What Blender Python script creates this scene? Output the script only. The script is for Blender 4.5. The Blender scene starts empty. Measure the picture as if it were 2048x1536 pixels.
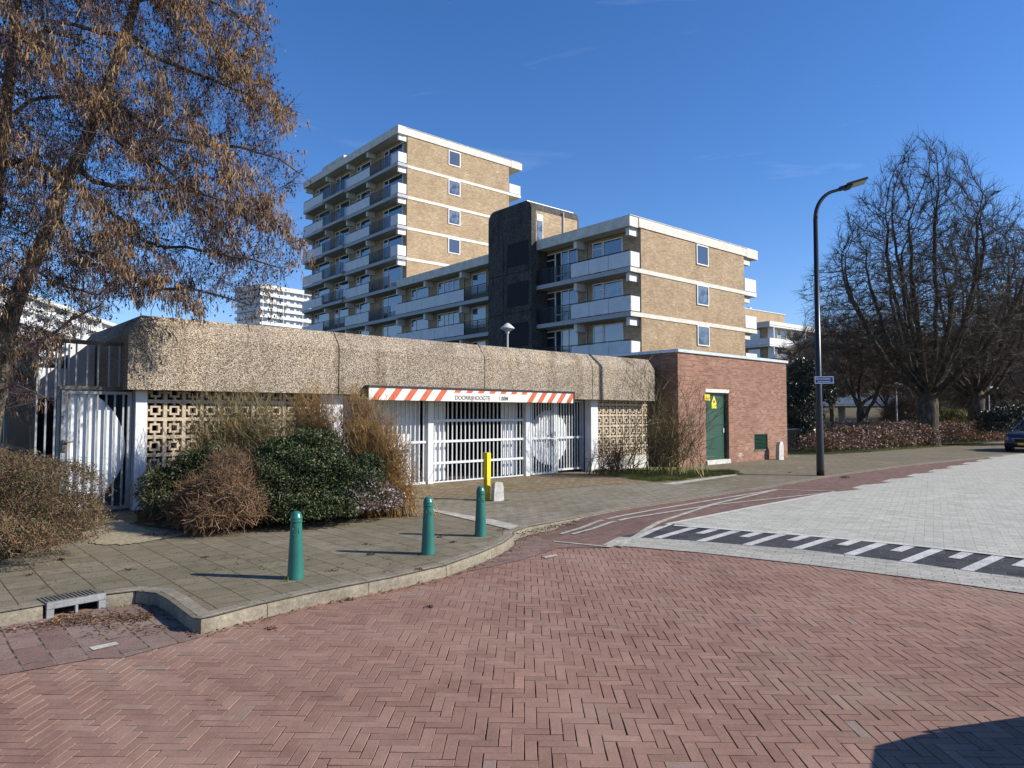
import bpy, bmesh, math, random
import numpy as np
from mathutils import Vector, Matrix
from mathutils.geometry import tessellate_polygon
random.seed(7); RNG = np.random.default_rng(11)
R = math.radians
sc = bpy.context.scene
# ------------------------------------------------------------------ camera, world, sun
CAM_Z, FPX, PITCH = 1.6, 1380.0, math.atan(61 / 1380.0)
cd = bpy.data.cameras.new('camera'); cam = bpy.data.objects.new('camera', cd); sc.collection.objects.link(cam)
cam.location = (0, 0, CAM_Z); cam.rotation_euler = (R(90) + PITCH, 0, 0)
cd.sensor_width = 36; cd.lens = 36 * FPX / 2048; cd.clip_end = 3000; cd.clip_start = 0.05
sc.camera = cam
SUN_EL, SUN_AZ = R(30.5), R(99.5)          # bearing of the sun, clockwise from +Y
w = bpy.data.worlds.new('World'); sc.world = w; w.use_nodes = True
nt = w.node_tree; nt.nodes.clear()
wo = nt.nodes.new('ShaderNodeOutputWorld'); bg = nt.nodes.new('ShaderNodeBackground')
sky = nt.nodes.new('ShaderNodeTexSky'); sky.sky_type = 'NISHITA'; sky.sun_disc = False
sky.sun_elevation = SUN_EL; sky.sun_rotation = SUN_AZ
sky.altitude = 0; sky.air_density = 1.0; sky.dust_density = 0.15; sky.ozone_density = 4.5
hsv = nt.nodes.new('ShaderNodeHueSaturation'); hsv.inputs['Saturation'].default_value = 1.2
nt.links.new(sky.outputs[0], hsv.inputs['Color'])
# thin cirrus wisps
tc = nt.nodes.new('ShaderNodeTexCoord'); mp = nt.nodes.new('ShaderNodeMapping')
mp.inputs['Scale'].default_value = (1.2, 3.0, 9.0); mp.inputs['Rotation'].default_value = (0.35, 0.5, 0.2)
nz = nt.nodes.new('ShaderNodeTexNoise'); nz.inputs['Scale'].default_value = 1.7; nz.inputs['Detail'].default_value = 7; nz.inputs['Roughness'].default_value = 0.6; nz.inputs['Distortion'].default_value = 0.9
cr = nt.nodes.new('ShaderNodeValToRGB'); cr.color_ramp.elements[0].position = 0.60; cr.color_ramp.elements[1].position = 0.95
cr.color_ramp.elements[0].color = (0, 0, 0, 1); cr.color_ramp.elements[1].color = (.26, .26, .26, 1)
mx = nt.nodes.new('ShaderNodeMix'); mx.data_type = 'RGBA'; mx.inputs[7].default_value = (5.5, 6.2, 7.4, 1)
nt.links.new(tc.outputs['Generated'], mp.inputs[0]); nt.links.new(mp.outputs[0], nz.inputs[0]); nt.links.new(nz.outputs[0], cr.inputs[0])
nt.links.new(cr.outputs[0], mx.inputs[0]); tn = nt.nodes.new('ShaderNodeMix'); tn.data_type = 'RGBA'; tn.blend_type = 'MULTIPLY'; tn.inputs[0].default_value = 1; tn.inputs[7].default_value = (1.08, .97, 1.10, 1); nt.links.new(hsv.outputs[0], tn.inputs[6]); nt.links.new(tn.outputs[2], mx.inputs[6]); nt.links.new(mx.outputs[2], bg.inputs[0])
bg.inputs[1].default_value = 0.118
nt.links.new(bg.outputs[0], wo.inputs[0])
sl = bpy.data.lights.new('sun', 'SUN'); so = bpy.data.objects.new('sun', sl); sc.collection.objects.link(so)
sl.energy = 5.0; sl.angle = R(0.5); sl.color = (1.0, 0.94, 0.85)
sd = Vector((math.sin(SUN_AZ) * math.cos(SUN_EL), math.cos(SUN_AZ) * math.cos(SUN_EL), math.sin(SUN_EL)))
so.rotation_euler = sd.to_track_quat('Z', 'Y').to_euler()
sc.view_settings.view_transform = 'Standard'; sc.view_settings.look = 'None'; sc.view_settings.gamma = 1
sc.view_settings.exposure = 0.42
# ------------------------------------------------------------------ frames
class Frame:
    def __init__(s, deg, ox=0, oy=0):
        a = R(deg); s.U = (math.sin(a), math.cos(a)); s.V = (-s.U[1], s.U[0]); s.o = (ox, oy); s.rz = R(90 - deg)
    def w(s, u, v, z=0): return Vector((s.o[0] + s.U[0] * u + s.V[0] * v, s.o[1] + s.U[1] * u + s.V[1] * v, z))
G = Frame(47.7)
A = Frame(49.5, 7.675, 44.5)
def ray(px, py):
    a = (px - 1024) / FPX; b = (768 - py) / FPX
    return Vector((a, math.cos(PITCH) - b * math.sin(PITCH), math.sin(PITCH) + b * math.cos(PITCH)))
def P(px, py, z=0.0):
    r = ray(px, py); t = (z - CAM_Z) / r.z; return (r.x * t, r.y * t)
def D(px, py, depth):
    r = ray(px, py); t = depth / r.y; return Vector((r.x * t, depth, CAM_Z + r.z * t))
# ------------------------------------------------------------------ objects
def tag(o, label=None, cat=None, group=None, kind=None):
    if label: o['label'] = label
    if cat: o['category'] = cat
    if group: o['group'] = group
    if kind: o['kind'] = kind
    return o
def link(o): sc.collection.objects.link(o); return o
def thing(name, label, cat, loc=(0, 0, 0), rz=0, group=None):
    o = link(bpy.data.objects.new(name, None)); o.location = loc; o.rotation_euler = (0, 0, rz); o.empty_display_size = .2
    return tag(o, label, cat, group)
def copy_tree(o, parent=None):
    c = o.copy(); link(c); c.parent = parent
    for ch in list(o.children): copy_tree(ch, c)
    return c
class MB:
    def __init__(s, off=(0, 0, 0)): s.v = []; s.f = []; s.m = []; s.off = off
    def add(s, vs, fs, m=0):
        n = len(s.v); s.v += [tuple(p) for p in vs]; s.f += [tuple(n + i for i in f) for f in fs]; s.m += [m] * len(fs); return s
    def box(s, x0, x1, y0, y1, z0, z1, m=0, bev=0):
        if x0 > x1: x0, x1 = x1, x0
        if y0 > y1: y0, y1 = y1, y0
        if bev:
            b = bev; vs = []; 
            for z, i in ((z0, b), (z0 + b, 0), (z1 - b, 0), (z1, b)):
                vs += [(x0 + i, y0 + i, z), (x1 - i, y0 + i, z), (x1 - i, y1 - i, z), (x0 + i, y1 - i, z)]
            fs = [(3, 2, 1, 0), (12, 13, 14, 15)]
            for k in range(3):
                for j in range(4): a = k * 4 + j; c = k * 4 + (j + 1) % 4; fs.append((a, c, c + 4, a + 4))
            return s.add(vs, fs, m)
        vs = [(x0, y0, z0), (x1, y0, z0), (x1, y1, z0), (x0, y1, z0), (x0, y0, z1), (x1, y0, z1), (x1, y1, z1), (x0, y1, z1)]
        return s.add(vs, [(3, 2, 1, 0), (4, 5, 6, 7), (0, 1, 5, 4), (1, 2, 6, 5), (2, 3, 7, 6), (3, 0, 4, 7)], m)
    def bar(s, p, q, wd, m=0):
        return s.tube([p, q], [wd / 2 * 1.414] * 2, 4, m)
    def tube(s, pts, rad, n=8, m=0, cap=True):
        pts = [Vector(p) for p in pts]; base = len(s.v); k = len(pts); up = None
        for i, p in enumerate(pts):
            t = (pts[min(i + 1, k - 1)] - pts[max(i - 1, 0)])
            if t.length < 1e-9: t = Vector((0, 0, 1))
            t.normalize()
            if up is None:
                up = Vector((0, 0, 1)) if abs(t.z) < .9 else Vector((0, 1, 0))
            x = t.cross(up)
            if x.length < 1e-6: x = t.cross(Vector((1, 0, 0)))
            x.normalize(); y = x.cross(t); up = y if abs(t.z) >= .9 or True else up
            r = rad[i] if not isinstance(rad, (int, float)) else rad
            for j in range(n):
                a = 2 * math.pi * (j + .5) / n
                s.v.append(tuple(p + x * (math.cos(a) * r) + y * (math.sin(a) * r)))
        for i in range(k - 1):
            for j in range(n):
                a = base + i * n + j; b = base + i * n + (j + 1) % n
                s.f.append((a, b, b + n, a + n)); s.m.append(m)
        if cap:
            s.f.append(tuple(base + j for j in range(n))[::-1]); s.m.append(m)
            s.f.append(tuple(base + (k - 1) * n + j for j in range(n))); s.m.append(m)
        return s
    def lathe(s, prof, n=24, c=(0, 0), m=0):
        base = len(s.v)
        for r, z in prof:
            for j in range(n):
                a = 2 * math.pi * j / n; s.v.append((c[0] + r * math.cos(a), c[1] + r * math.sin(a), z))
        for i in range(len(prof) - 1):
            for j in range(n):
                a = base + i * n + j; b = base + i * n + (j + 1) % n; s.f.append((a, b, b + n, a + n)); s.m.append(m)
        s.f.append(tuple(base + j for j in range(n))[::-1]); s.m.append(m)
        s.f.append(tuple(base + (len(prof) - 1) * n + j for j in range(n))); s.m.append(m)
        return s
    def prism(s, poly, axis, a0, a1, m=0):
        """polygon in the plane across axis ('x': (y,z), 'y': (x,z), 'z': (x,y)), extruded from a0 to a1"""
        def q(p, a): return {'x': (a, p[0], p[1]), 'y': (p[0], a, p[1]), 'z': (p[0], p[1], a)}[axis]
        n = len(poly); vs = [q(p, a0) for p in poly] + [q(p, a1) for p in poly]
        fs = [tuple(range(n))[::-1], tuple(range(n, 2 * n))] + [(i, (i + 1) % n, n + (i + 1) % n, n + i) for i in range(n)]
        return s.add(vs, fs, m)
    def build(s, name, mats, parent=None, smooth=False, fix=False):
        me = bpy.data.meshes.new(name); ox, oy, oz = s.off
        v = np.array(s.v, dtype=float).reshape(-1, 3) - np.array([ox, oy, oz])
        me.from_pydata(v.tolist(), [], s.f)
        if not isinstance(mats, (list, tuple)): mats = [mats]
        for mt in mats: me.materials.append(mt)
        if len(mats) > 1: me.polygons.foreach_set('material_index', s.m)
        if fix:
            b = bmesh.new(); b.from_mesh(me); bmesh.ops.recalc_face_normals(b, faces=b.faces); b.to_mesh(me); b.free()
        me.polygons.foreach_set('use_smooth', [bool(smooth)] * len(me.polygons))
        me.update()
        o = link(bpy.data.objects.new(name, me)); o.parent = parent; return o
def mesh_obj(name, verts, faces, mats, parent=None, smooth=False, mi=None):
    me = bpy.data.meshes.new(name); verts = np.asarray(verts, dtype=np.float32).reshape(-1, 3); faces = np.asarray(faces, dtype=np.int32)
    me.vertices.add(len(verts)); me.vertices.foreach_set('co', verts.ravel())
    k = faces.shape[1]; me.loops.add(faces.size); me.loops.foreach_set('vertex_index', faces.ravel())
    me.polygons.add(len(faces)); me.polygons.foreach_set('loop_start', np.arange(0, faces.size, k, dtype=np.int32))
    try: me.polygons.foreach_set('loop_total', np.full(len(faces), k, dtype=np.int32))
    except Exception: pass
    if not isinstance(mats, (list, tuple)): mats = [mats]
    for mt in mats: me.materials.append(mt)
    if mi is not None: me.polygons.foreach_set('material_index', np.asarray(mi, dtype=np.int32))
    me.polygons.foreach_set('use_smooth', np.full(len(faces), bool(smooth)))
    me.update(calc_edges=True); me.validate()
    o = link(bpy.data.objects.new(name, me)); o.parent = parent; return o
# ------------------------------------------------------------------ materials
class M:
    def __init__(s, name, rough=.8, spec=.3, metal=0):
        s.m = bpy.data.materials.new(name); s.m.use_nodes = True; s.t = s.m.node_tree; s.b = s.t.nodes['Principled BSDF']
        s.b.inputs['Roughness'].default_value = rough; s.b.inputs['Specular IOR Level'].default_value = spec; s.b.inputs['Metallic'].default_value = metal
    def n(s, typ, **kw):
        x = s.t.nodes.new('ShaderNode' + typ)
        for k, v in kw.items():
            if k in x.inputs: s.set(x.inputs[k], v)
            else: setattr(x, k, v)
        return x
    def set(s, inp, v):
        if hasattr(v, 'is_linked') or isinstance(v, bpy.types.NodeSocket): s.t.links.new(v, inp)
        else: inp.default_value = v
    def coord(s, rot=0, scale=(1, 1, 1), kind='Object'):
        c = s.n('TexCoord'); mp = s.n('Mapping'); s.t.links.new(c.outputs[kind], mp.inputs[0])
        mp.inputs['Rotation'].default_value = (0, 0, rot) if isinstance(rot, (int, float)) else rot; mp.inputs['Scale'].default_value = scale
        return mp.outputs[0]
    def noise(s, scale, detail=3, vec=None, rough=.55, dist=0):
        x = s.n('TexNoise', Scale=scale, Detail=detail, Roughness=rough, Distortion=dist)
        if vec is not None: s.t.links.new(vec, x.inputs['Vector'])
        return x.outputs[0]
    def ramp(s, fac, stops, interp='LINEAR'):
        x = s.n('ValToRGB'); s.t.links.new(fac, x.inputs[0]); r = x.color_ramp; r.interpolation = interp
        while len(r.elements) < len(stops): r.elements.new(.5)
        for e, (p, c) in zip(r.elements, stops): e.position = p; e.color = (*c, 1) if len(c) == 3 else c
        return x.outputs[0]
    def mix(s, fac, a, b, mode='MIX'):
        x = s.n('Mix', data_type='RGBA', blend_type=mode)
        for i, v in ((0, fac), (6, a), (7, b)):
            if isinstance(v, tuple) and len(v) == 3: v = (*v, 1)
            s.set(x.inputs[i], v)
        return x.outputs[2]
    def math(s, op, a, b=0.5):
        x = s.n('Math', operation=op); s.set(x.inputs[0], a); s.set(x.inputs[1], b); return x.outputs[0]
    def base(s, v):
        if isinstance(v, tuple) and len(v) == 3: v = (*v, 1)
        s.set(s.b.inputs['Base Color'], v); return s
    def bump(s, h, strength=.4, dist=.01):
        x = s.n('Bump', Strength=strength, Distance=dist); s.t.links.new(h, x.inputs['Height']); s.t.links.new(x.outputs[0], s.b.inputs['Normal']); return s
    def rnd(s): return s.n('NewGeometry').outputs['Random Per Island']
def flat(name, col, rough=.6, spec=.4, metal=0, var=.12, scale=3, vec=None):
    m = M(name, rough, spec, metal); v = m.coord()
    n = m.noise(scale, 5, v, .65); a = tuple(c * (1 - var) for c in col); b = tuple(min(1, c * (1 + var)) for c in col)
    m.base(m.ramp(n, [(.3, a), (.7, b)])); return m.m
MT = {}
def aggregate(name, cols, sc_=55):
    m = M(name, .9, .2); v = m.coord()
    vo = m.n('TexVoronoi', Scale=sc_); m.t.links.new(v, vo.inputs['Vector'])
    sp = m.n('SeparateColor'); m.t.links.new(vo.outputs['Color'], sp.inputs[0])
    c = m.ramp(sp.outputs[0], [(0, cols[0]), (.2, cols[1]), (.45, cols[2]), (.75, cols[3]), (1, cols[4])])
    c = m.mix(m.ramp(vo.outputs['Distance'], [(.45, (0, 0, 0)), (.75, (1, 1, 1))]), c, tuple(x * .35 for x in cols[1]))
    big = m.noise(.9, 5, v, .6)
    c = m.mix(1, c, m.ramp(big, [(.3, (.72, .68, .62)), (.5, (.95, .93, .9)), (.7, (1.08, 1.02, .92))]), 'MULTIPLY')
    st = m.noise(2.0, 6, m.coord(0, (1, 1, .18)), .7)
    c = m.mix(1, c, m.ramp(st, [(.30, (.55, .53, .46)), (.50, (1, 1, 1))]), 'MULTIPLY')
    m.base(c); m.bump(vo.outputs['Distance'], .6, .008); return m.m
MT['parapet'] = aggregate('aggregate_concrete', [(.09, .07, .055), (.25, .20, .15), (.40, .33, .25), (.53, .455, .36), (.74, .68, .57)], 76)
MT['darkconc'] = aggregate('dark_concrete', [(.035, .034, .034), (.07, .068, .066), (.105, .10, .096), (.15, .145, .135), (.21, .20, .185)], 30)
def bricks(name, c1, c2, mortar, bw=.22, bh=.065, ms=.012, stain=(.8, .78, .75), eff=None, axes='xz', rot=0, offset=.5, bumpd=.006, rough=.88, squash=1.0, var=None, coldet=0):
    m = M(name, rough, .25)
    c = m.n('TexCoord'); s = m.n('SeparateXYZ'); m.t.links.new(c.outputs['Object'], s.inputs[0])
    geo = m.n('NewGeometry')
    cb = m.n('CombineXYZ')
    if axes == 'wall':     # choose x or y by the local normal of the wall
        tcn = c.outputs['Normal']; sn = m.n('SeparateXYZ'); m.t.links.new(tcn, sn.inputs[0])
        ax = m.math('GREATER_THAN', m.math('ABSOLUTE', sn.outputs[0]), .5)
        hx = m.n('Mix', data_type='FLOAT'); m.t.links.new(ax, hx.inputs[0]); m.t.links.new(s.outputs[0], hx.inputs[2]); m.t.links.new(s.outputs[1], hx.inputs[3])
        m.t.links.new(hx.outputs[0], cb.inputs[0]); m.t.links.new(s.outputs[2], cb.inputs[1]); vec = cb.outputs[0]
    else:
        mp = m.n('Mapping'); m.t.links.new(c.outputs['Object'], mp.inputs[0]); mp.inputs['Rotation'].default_value = (0, 0, rot); vec = mp.outputs[0]
        dn = m.n('TexNoise', Scale=1.3, Detail=2); m.t.links.new(vec, dn.inputs['Vector'])
        va = m.n('VectorMath', operation='MULTIPLY_ADD'); m.t.links.new(dn.outputs['Color'], va.inputs[0]); va.inputs[1].default_value = (.05, .05, 0); m.t.links.new(vec, va.inputs[2]); vec = va.outputs[0]
    bt = m.n('TexBrick', Scale=1.0); m.t.links.new(vec, bt.inputs['Vector'])
    bt.offset = offset; bt.squash = squash
    for k, v in (('Color1', (0, 0, 0, 1)), ('Color2', (1, 1, 1, 1)), ('Mortar', (.5, .5, .5, 1)), ('Mortar Size', ms / 2), ('Mortar Smooth', .15), ('Bias', 0.0), ('Brick Width', bw), ('Row Height', bh)):
        bt.inputs[k].default_value = v
    col = m.ramp(bt.outputs['Color'], [(0, c1), (.5, tuple((a + b) / 2 for a, b in zip(c1, c2))), (1, c2)] if not var else var)
    fine = m.noise(60, 3, c.outputs['Object'], .6)
    col = m.mix(1, col, m.ramp(fine, [(.3, (.82, .82, .82)), (.7, (1.15, 1.15, 1.15))]), 'MULTIPLY')
    if eff:
        en = m.noise(1.1, 6, c.outputs['Object'], .7); col = m.mix(m.math('MULTIPLY', m.ramp(en, [(.58, (0, 0, 0)), (.72, (.8, .8, .8))]), m.ramp(bt.outputs['Color'], [(.55, (0, 0, 0)), (.8, (1, 1, 1))])), col, eff)
    col = m.mix(bt.outputs['Fac'], col, mortar)
    big = m.noise(.55, 6, c.outputs['Object'], .65)
    col = m.mix(1, col, m.ramp(big, [(.3, stain), (.65, (1.06, 1.05, 1.04))]), 'MULTIPLY')
    m.base(col)
    h = m.math('SUBTRACT', m.math('MULTIPLY', fine, .25), bt.outputs['Fac']); m.bump(h, .5, bumpd); return m.m
MT['tan'] = bricks('tan_brick', (.30, .215, .13), (.46, .35, .22), (.36, .30, .22), bw=.26, bh=.085, ms=.014, axes='wall', eff=(.62, .54, .42), stain=(.80, .77, .73))
MT['red'] = bricks('red_brick', (.20, .095, .062), (.33, .18, .125), (.28, .21, .165), bw=.21, bh=.0625, ms=.012, axes='wall', eff=(.5, .40, .37), stain=(.80, .76, .74))
MT['sill'] = flat('cream_concrete', (.62, .59, .51), .8, var=.2, scale=2.2)
MT['white'] = flat('white_panel', (.66, .67, .67), .6, var=.1, scale=1.6)
MT['wpaint'] = flat('white_frame', (.76, .76, .73), .45, var=.04)
MT['fascia'] = flat('fascia', (.62, .61, .57), .7, var=.1, scale=1.0)
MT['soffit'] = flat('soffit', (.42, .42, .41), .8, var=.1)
MT['iron'] = flat('black_railing', (.02, .022, .027), .5, var=.2)
MT['zinc'] = flat('zinc_trim', (.52, .56, .58), .4, .5, .3)
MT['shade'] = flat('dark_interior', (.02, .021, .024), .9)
def glass(name, tint=(.018, .026, .032), curtain=True):
    m = M(name, .04, .5); m.b.inputs['IOR'].default_value = 2.4
    v = m.coord(0, (1, 1, 1), 'Object'); n = m.noise(1.7, 2, v); ri = m.n('ObjectInfo').outputs['Random']
    c = m.mix(m.ramp(ri, [(.35, (0, 0, 0)), (.9, (.7, .7, .7))]), tint, m.mix(m.ramp(n, [(.45, (0, 0, 0)), (.55, (1, 1, 1))]), tint, (.16, .17, .17)))
    m.base(c if curtain else tint); m.bump(m.noise(.8, 1, v), .05, .01); return m.m
MT['glass'] = glass('window_glass')
MT['carglass'] = glass('car_glass', (.01, .012, .014), False)
MT['gate'] = flat('gate_white_paint', (.58, .60, .60), .45, .5, var=.07, scale=4)
MT['gateg'] = flat('galvanised_gate', (.27, .29, .30), .5, .5, var=.22, scale=7)  # grey taken darker, standing in for the alder's shadow on fence and door
def perforated():
    m = M('perforated_sheet', .5, .4); v = m.coord(0, (1, 1, 1)); vo = m.n('TexVoronoi', Scale=48, Randomness=0.0); m.t.links.new(v, vo.inputs['Vector'])
    m.base(m.mix(m.ramp(vo.outputs['Distance'], [(.28, (1, 1, 1)), (.34, (0, 0, 0))]), m.ramp(m.noise(3, 5, v), [(.3, (.60, .63, .65)), (.7, (.74, .76, .77))]), (.22, .23, .24))); return m.m
MT['perf'] = perforated()
MT['block'] = flat('breeze_block', (.47, .39, .285), .9, .2, var=.25, scale=14)
MT['column'] = flat('painted_column', (.66, .67, .68), .7, var=.12, scale=3)
MT['roof'] = flat('bitumen_roof', (.05, .05, .05), .9)
MT['green'] = flat('green_door_paint', (.012, .062, .038), .4, .5, var=.12, scale=2)
MT['yellow'] = flat('yellow_paint', (.74, .60, .015), .5, .4, var=.1, scale=8)
MT['yelsign'] = flat('yellow_sign', (.85, .66, .03), .5, var=.03)
MT['bollard'] = flat('bollard_green', (.018, .135, .105), .33, .5, var=.12, scale=6)
MT['black'] = flat('black_paint', (.012, .013, .016), .35, .5, var=.15, scale=5)
MT['blackg'] = flat('black_letter', (.05, .05, .055), .7)
MT['signw'] = flat('sign_cream', (.66, .64, .58), .6, var=.06, scale=5)
MT['signr'] = flat('sign_orange', (.50, .10, .035), .6, var=.15, scale=6)
MT['blue'] = flat('sign_blue', (.02, .06, .25), .5)
MT['grey'] = flat('grey_metal', (.33, .34, .35), .5, .5, var=.1)
MT['lampw'] = flat('lamp_cap', (.55, .55, .52), .5, var=.1)
MT['lens'] = flat('lamp_lens', (.35, .33, .27), .3, .5)
def stone(name, c, var=.3, scale=9):
    m = M(name, .9, .2); v = m.coord(); n1 = m.noise(scale, 8, v, .7); n2 = m.noise(scale * 9, 3, v, .6)
    col = m.ramp(n1, [(.3, tuple(x * (1 - var) for x in c)), (.7, tuple(x * (1 + var * .6) for x in c))]); col = m.mix(1, col, m.ramp(n2, [(.3, (.75, .75, .75)), (.7, (1.2, 1.2, 1.2))]), 'MULTIPLY')
    m.base(col); m.bump(n2, .5, .004); return m.m
MT['stub'] = stone('weathered_white_concrete', (.58, .56, .50), .4)
MT['kerb'] = stone('kerb_concrete', (.245, .215, .16), .38, 4.5)
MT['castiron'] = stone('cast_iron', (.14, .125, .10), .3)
MT['gullyface'] = stone('gully_face', (.24, .25, .25), .3)
MT['woodgrey'] = flat('grey_boarding', (.32, .33, .33), .8, var=.2, scale=6)
def bark(name, c1, c2, c3):
    m = M(name, .9, .15); v = m.coord(0, (1, 1, .35)); n = m.noise(7, 7, v, .7)
    m.base(m.ramp(n, [(.3, c1), (.5, c2), (.68, c3)])); m.bump(n, .8, .03); return m.m
MT['bark'] = bark('alder_bark', (.045, .038, .028), (.13, .11, .078), (.25, .235, .17))
MT['bark2'] = bark('plane_bark', (.025, .021, .016), (.065, .055, .04), (.16, .14, .10))
def island(name, stops, rough=.8, spec=.2, trans=0, zn=None):
    m = M(name, rough, spec); c = m.ramp(m.rnd(), stops)
    n = m.noise(1.6, 3, m.coord()); c = m.mix(1, c, m.ramp(n, [(.35, (.72, .72, .74)), (.65, (1.25, 1.2, 1.12))]), 'MULTIPLY'); m.base(c)
    if trans: m.b.inputs['Subsurface Weight'].default_value = 0
    return m.m
MT['twig_a'] = island('alder_twig', [(0, (.035, .024, .026)), (.6, (.075, .05, .052)), (1, (.12, .085, .075))])
MT['catkin'] = island('catkin', [(0, (.07, .04, .03)), (.3, (.15, .088, .046)), (.65, (.28, .175, .082)), (1, (.42, .29, .15))], .7)
MT['cone'] = island('alder_cone', [(0, (.012, .010, .012)), (1, (.035, .028, .028))])
MT['twig_b'] = island('bare_twig', [(0, (.035, .028, .022)), (.7, (.085, .068, .048)), (1, (.14, .115, .08))])
MT['twig_c'] = island('background_twig', [(0, (.07, .055, .045)), (.7, (.19, .15, .115)), (1, (.30, .24, .18))])
MT['twig_gold'] = island('golden_twig', [(0, (.14, .08, .03)), (.5, (.32, .19, .07)), (1, (.50, .34, .15))])
MT['twig_olive'] = island('olive_twig', [(0, (.07, .055, .022)), (.5, (.20, .16, .075)), (1, (.38, .32, .18))])
MT['twig_brown'] = island('brown_twig', [(0, (.09, .05, .03)), (.5, (.21, .125, .075)), (1, (.33, .21, .13))])
MT['leaf_green'] = island('evergreen_leaf', [(0, (.012, .022, .007)), (.55, (.036, .056, .016)), (.9, (.080, .105, .034)), (1, (.15, .165, .07))], .5, .35)
MT['leaf_moss'] = island('small_mossy_leaf', [(0, (.03, .028, .014)), (.45, (.075, .068, .032)), (.8, (.13, .112, .062)), (1, (.19, .115, .065))], .7)
MT['leaf_holly'] = island('holly_leaf', [(0, (.006, .012, .008)), (.7, (.018, .032, .018)), (1, (.05, .08, .04))], .35, .5)
MT['leaf_dead'] = island('dead_leaf', [(0, (.07, .035, .022)), (.45, (.20, .115, .08)), (.8, (.36, .25, .185)), (1, (.52, .42, .33))], .7)
MT['leaf_pink'] = island('pale_dry_leaf', [(0, (.10, .08, .075)), (.5, (.26, .21, .20)), (1, (.45, .38, .36))], .6)
MT['litter'] = island('leaf_litter', [(0, (.035, .02, .012)), (.6, (.11, .06, .035)), (1, (.25, .17, .10))], .8)
MT['grass'] = island('grass_blade', [(0, (.09, .12, .03)), (.5, (.20, .24, .06)), (.8, (.33, .33, .12)), (1, (.40, .34, .18))], .7)
def soil():
    m = M('soil', .95, .1); v = m.coord(); n = m.noise(9, 8, v, .75); m.base(m.ramp(n, [(.3, (.03, .021, .013)), (.55, (.075, .052, .034)), (.75, (.15, .11, .07))])); m.bump(n, 1, .04); return m.m
MT['soil'] = soil()
def lawn():
    m = M('lawn', .95, .1); v = m.coord(); n = m.noise(3, 8, v, .75); m.base(m.ramp(n, [(.3, (.03, .04, .015)), (.5, (.06, .075, .025)), (.7, (.12, .11, .06))])); m.bump(n, 1, .05); return m.m
MT['lawn'] = lawn(); MT['bedgrass'] = flat('bed_grass', (.13, .15, .05), .95, .1, var=.5, scale=14)
def tile_mat(name, cols, bw, bh, rot, joint, moss=(.10, .095, .045), ms=.01, bump=.006, mottling=.35):
    m = M(name, .92, .15); c = m.n('TexCoord').outputs['Object']; mp = m.n('Mapping'); m.t.links.new(c, mp.inputs[0]); mp.inputs['Rotation'].default_value = (0, 0, rot)
    dn = m.n('TexNoise', Scale=.9, Detail=2); m.t.links.new(mp.outputs[0], dn.inputs['Vector'])
    va = m.n('VectorMath', operation='MULTIPLY_ADD'); m.t.links.new(dn.outputs['Color'], va.inputs[0]); va.inputs[1].default_value = (.035, .035, 0); m.t.links.new(mp.outputs[0], va.inputs[2])
    bt = m.n('TexBrick', Scale=1.0); m.t.links.new(va.outputs[0], bt.inputs['Vector'])
    for k, v in (('Color1', (0, 0, 0, 1)), ('Color2', (1, 1, 1, 1)), ('Mortar', (.5, .5, .5, 1)), ('Mortar Size', ms / 2), ('Mortar Smooth', .2), ('Brick Width', bw), ('Row Height', bh)): bt.inputs[k].default_value = v
    n = len(cols); col = m.ramp(bt.outputs['Color'], [(i / (n - 1), k) for i, k in enumerate(cols)])
    fine = m.noise(85, 3, c, .65); mid = m.noise(6, 7, c, .7); big = m.noise(.5, 5, c, .6)
    col = m.mix(1, col, m.ramp(fine, [(.3, (.58, .58, .58)), (.52, (1, 1, 1)), (.72, (1.45, 1.43, 1.38))]), 'MULTIPLY')
    col = m.mix(1, col, m.ramp(mid, [(.3, (1 - mottling,) * 3), (.5, (1, 1, 1)), (.75, (1.12, 1.12, 1.1))]), 'MULTIPLY')
    col = m.mix(m.math('MULTIPLY', m.ramp(big, [(.42, (0, 0, 0)), (.66, (1, 1, 1))]), .4), col, moss)
    jn = m.noise(14, 4, c, .6)
    jc = m.mix(m.ramp(jn, [(.4, (0, 0, 0)), (.6, (1, 1, 1))]), joint, moss)
    col = m.mix(bt.outputs['Fac'], col, jc); m.base(col)
    m.bump(m.math('SUBTRACT', m.math('MULTIPLY', fine, .3), bt.outputs['Fac']), .6, bump); return m.m
ga = R(-42.3)
MT['tiles'] = tile_mat('pavement_tiles', [(.180, .152, .105), (.212, .181, .128), (.20, .166, .116), (.24, .206, .15)], .30, .30, ga + R(90), (.04, .036, .022), ms=.012, bump=.008)
MT['wave'] = tile_mat('grey_pavers', [(.215, .185, .135), (.25, .22, .165), (.275, .245, .185)], .24, .14, ga, (.06, .05, .03), ms=.012)
MT['clinker'] = tile_mat('brown_clinkers', [(.19, .135, .08), (.25, .185, .115), (.31, .245, .16)], .21, .125, ga + R(90), (.05, .042, .025), moss=(.18, .15, .085), ms=.02)
MT['redrun'] = tile_mat('red_running_bricks', [(.165, .100, .078), (.20, .124, .098), (.23, .148, .118)], .24, .082, ga, (.075, .055, .045), moss=(.15, .105, .085), ms=.010, mottling=.2)
MT['bay'] = tile_mat('parking_bay_bricks', [(.19, .115, .095), (.235, .15, .125), (.26, .19, .16)], .40, .19, ga + R(90), (.05, .038, .025), moss=(.20, .165, .125), ms=.014, mottling=.3)
MT['dusty'] = tile_mat('dusty_red_bricks', [(.19, .115, .095), (.22, .14, .115), (.25, .18, .15)], .24, .082, R(4), (.08, .062, .045), moss=(.20, .155, .115), ms=.012)
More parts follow.
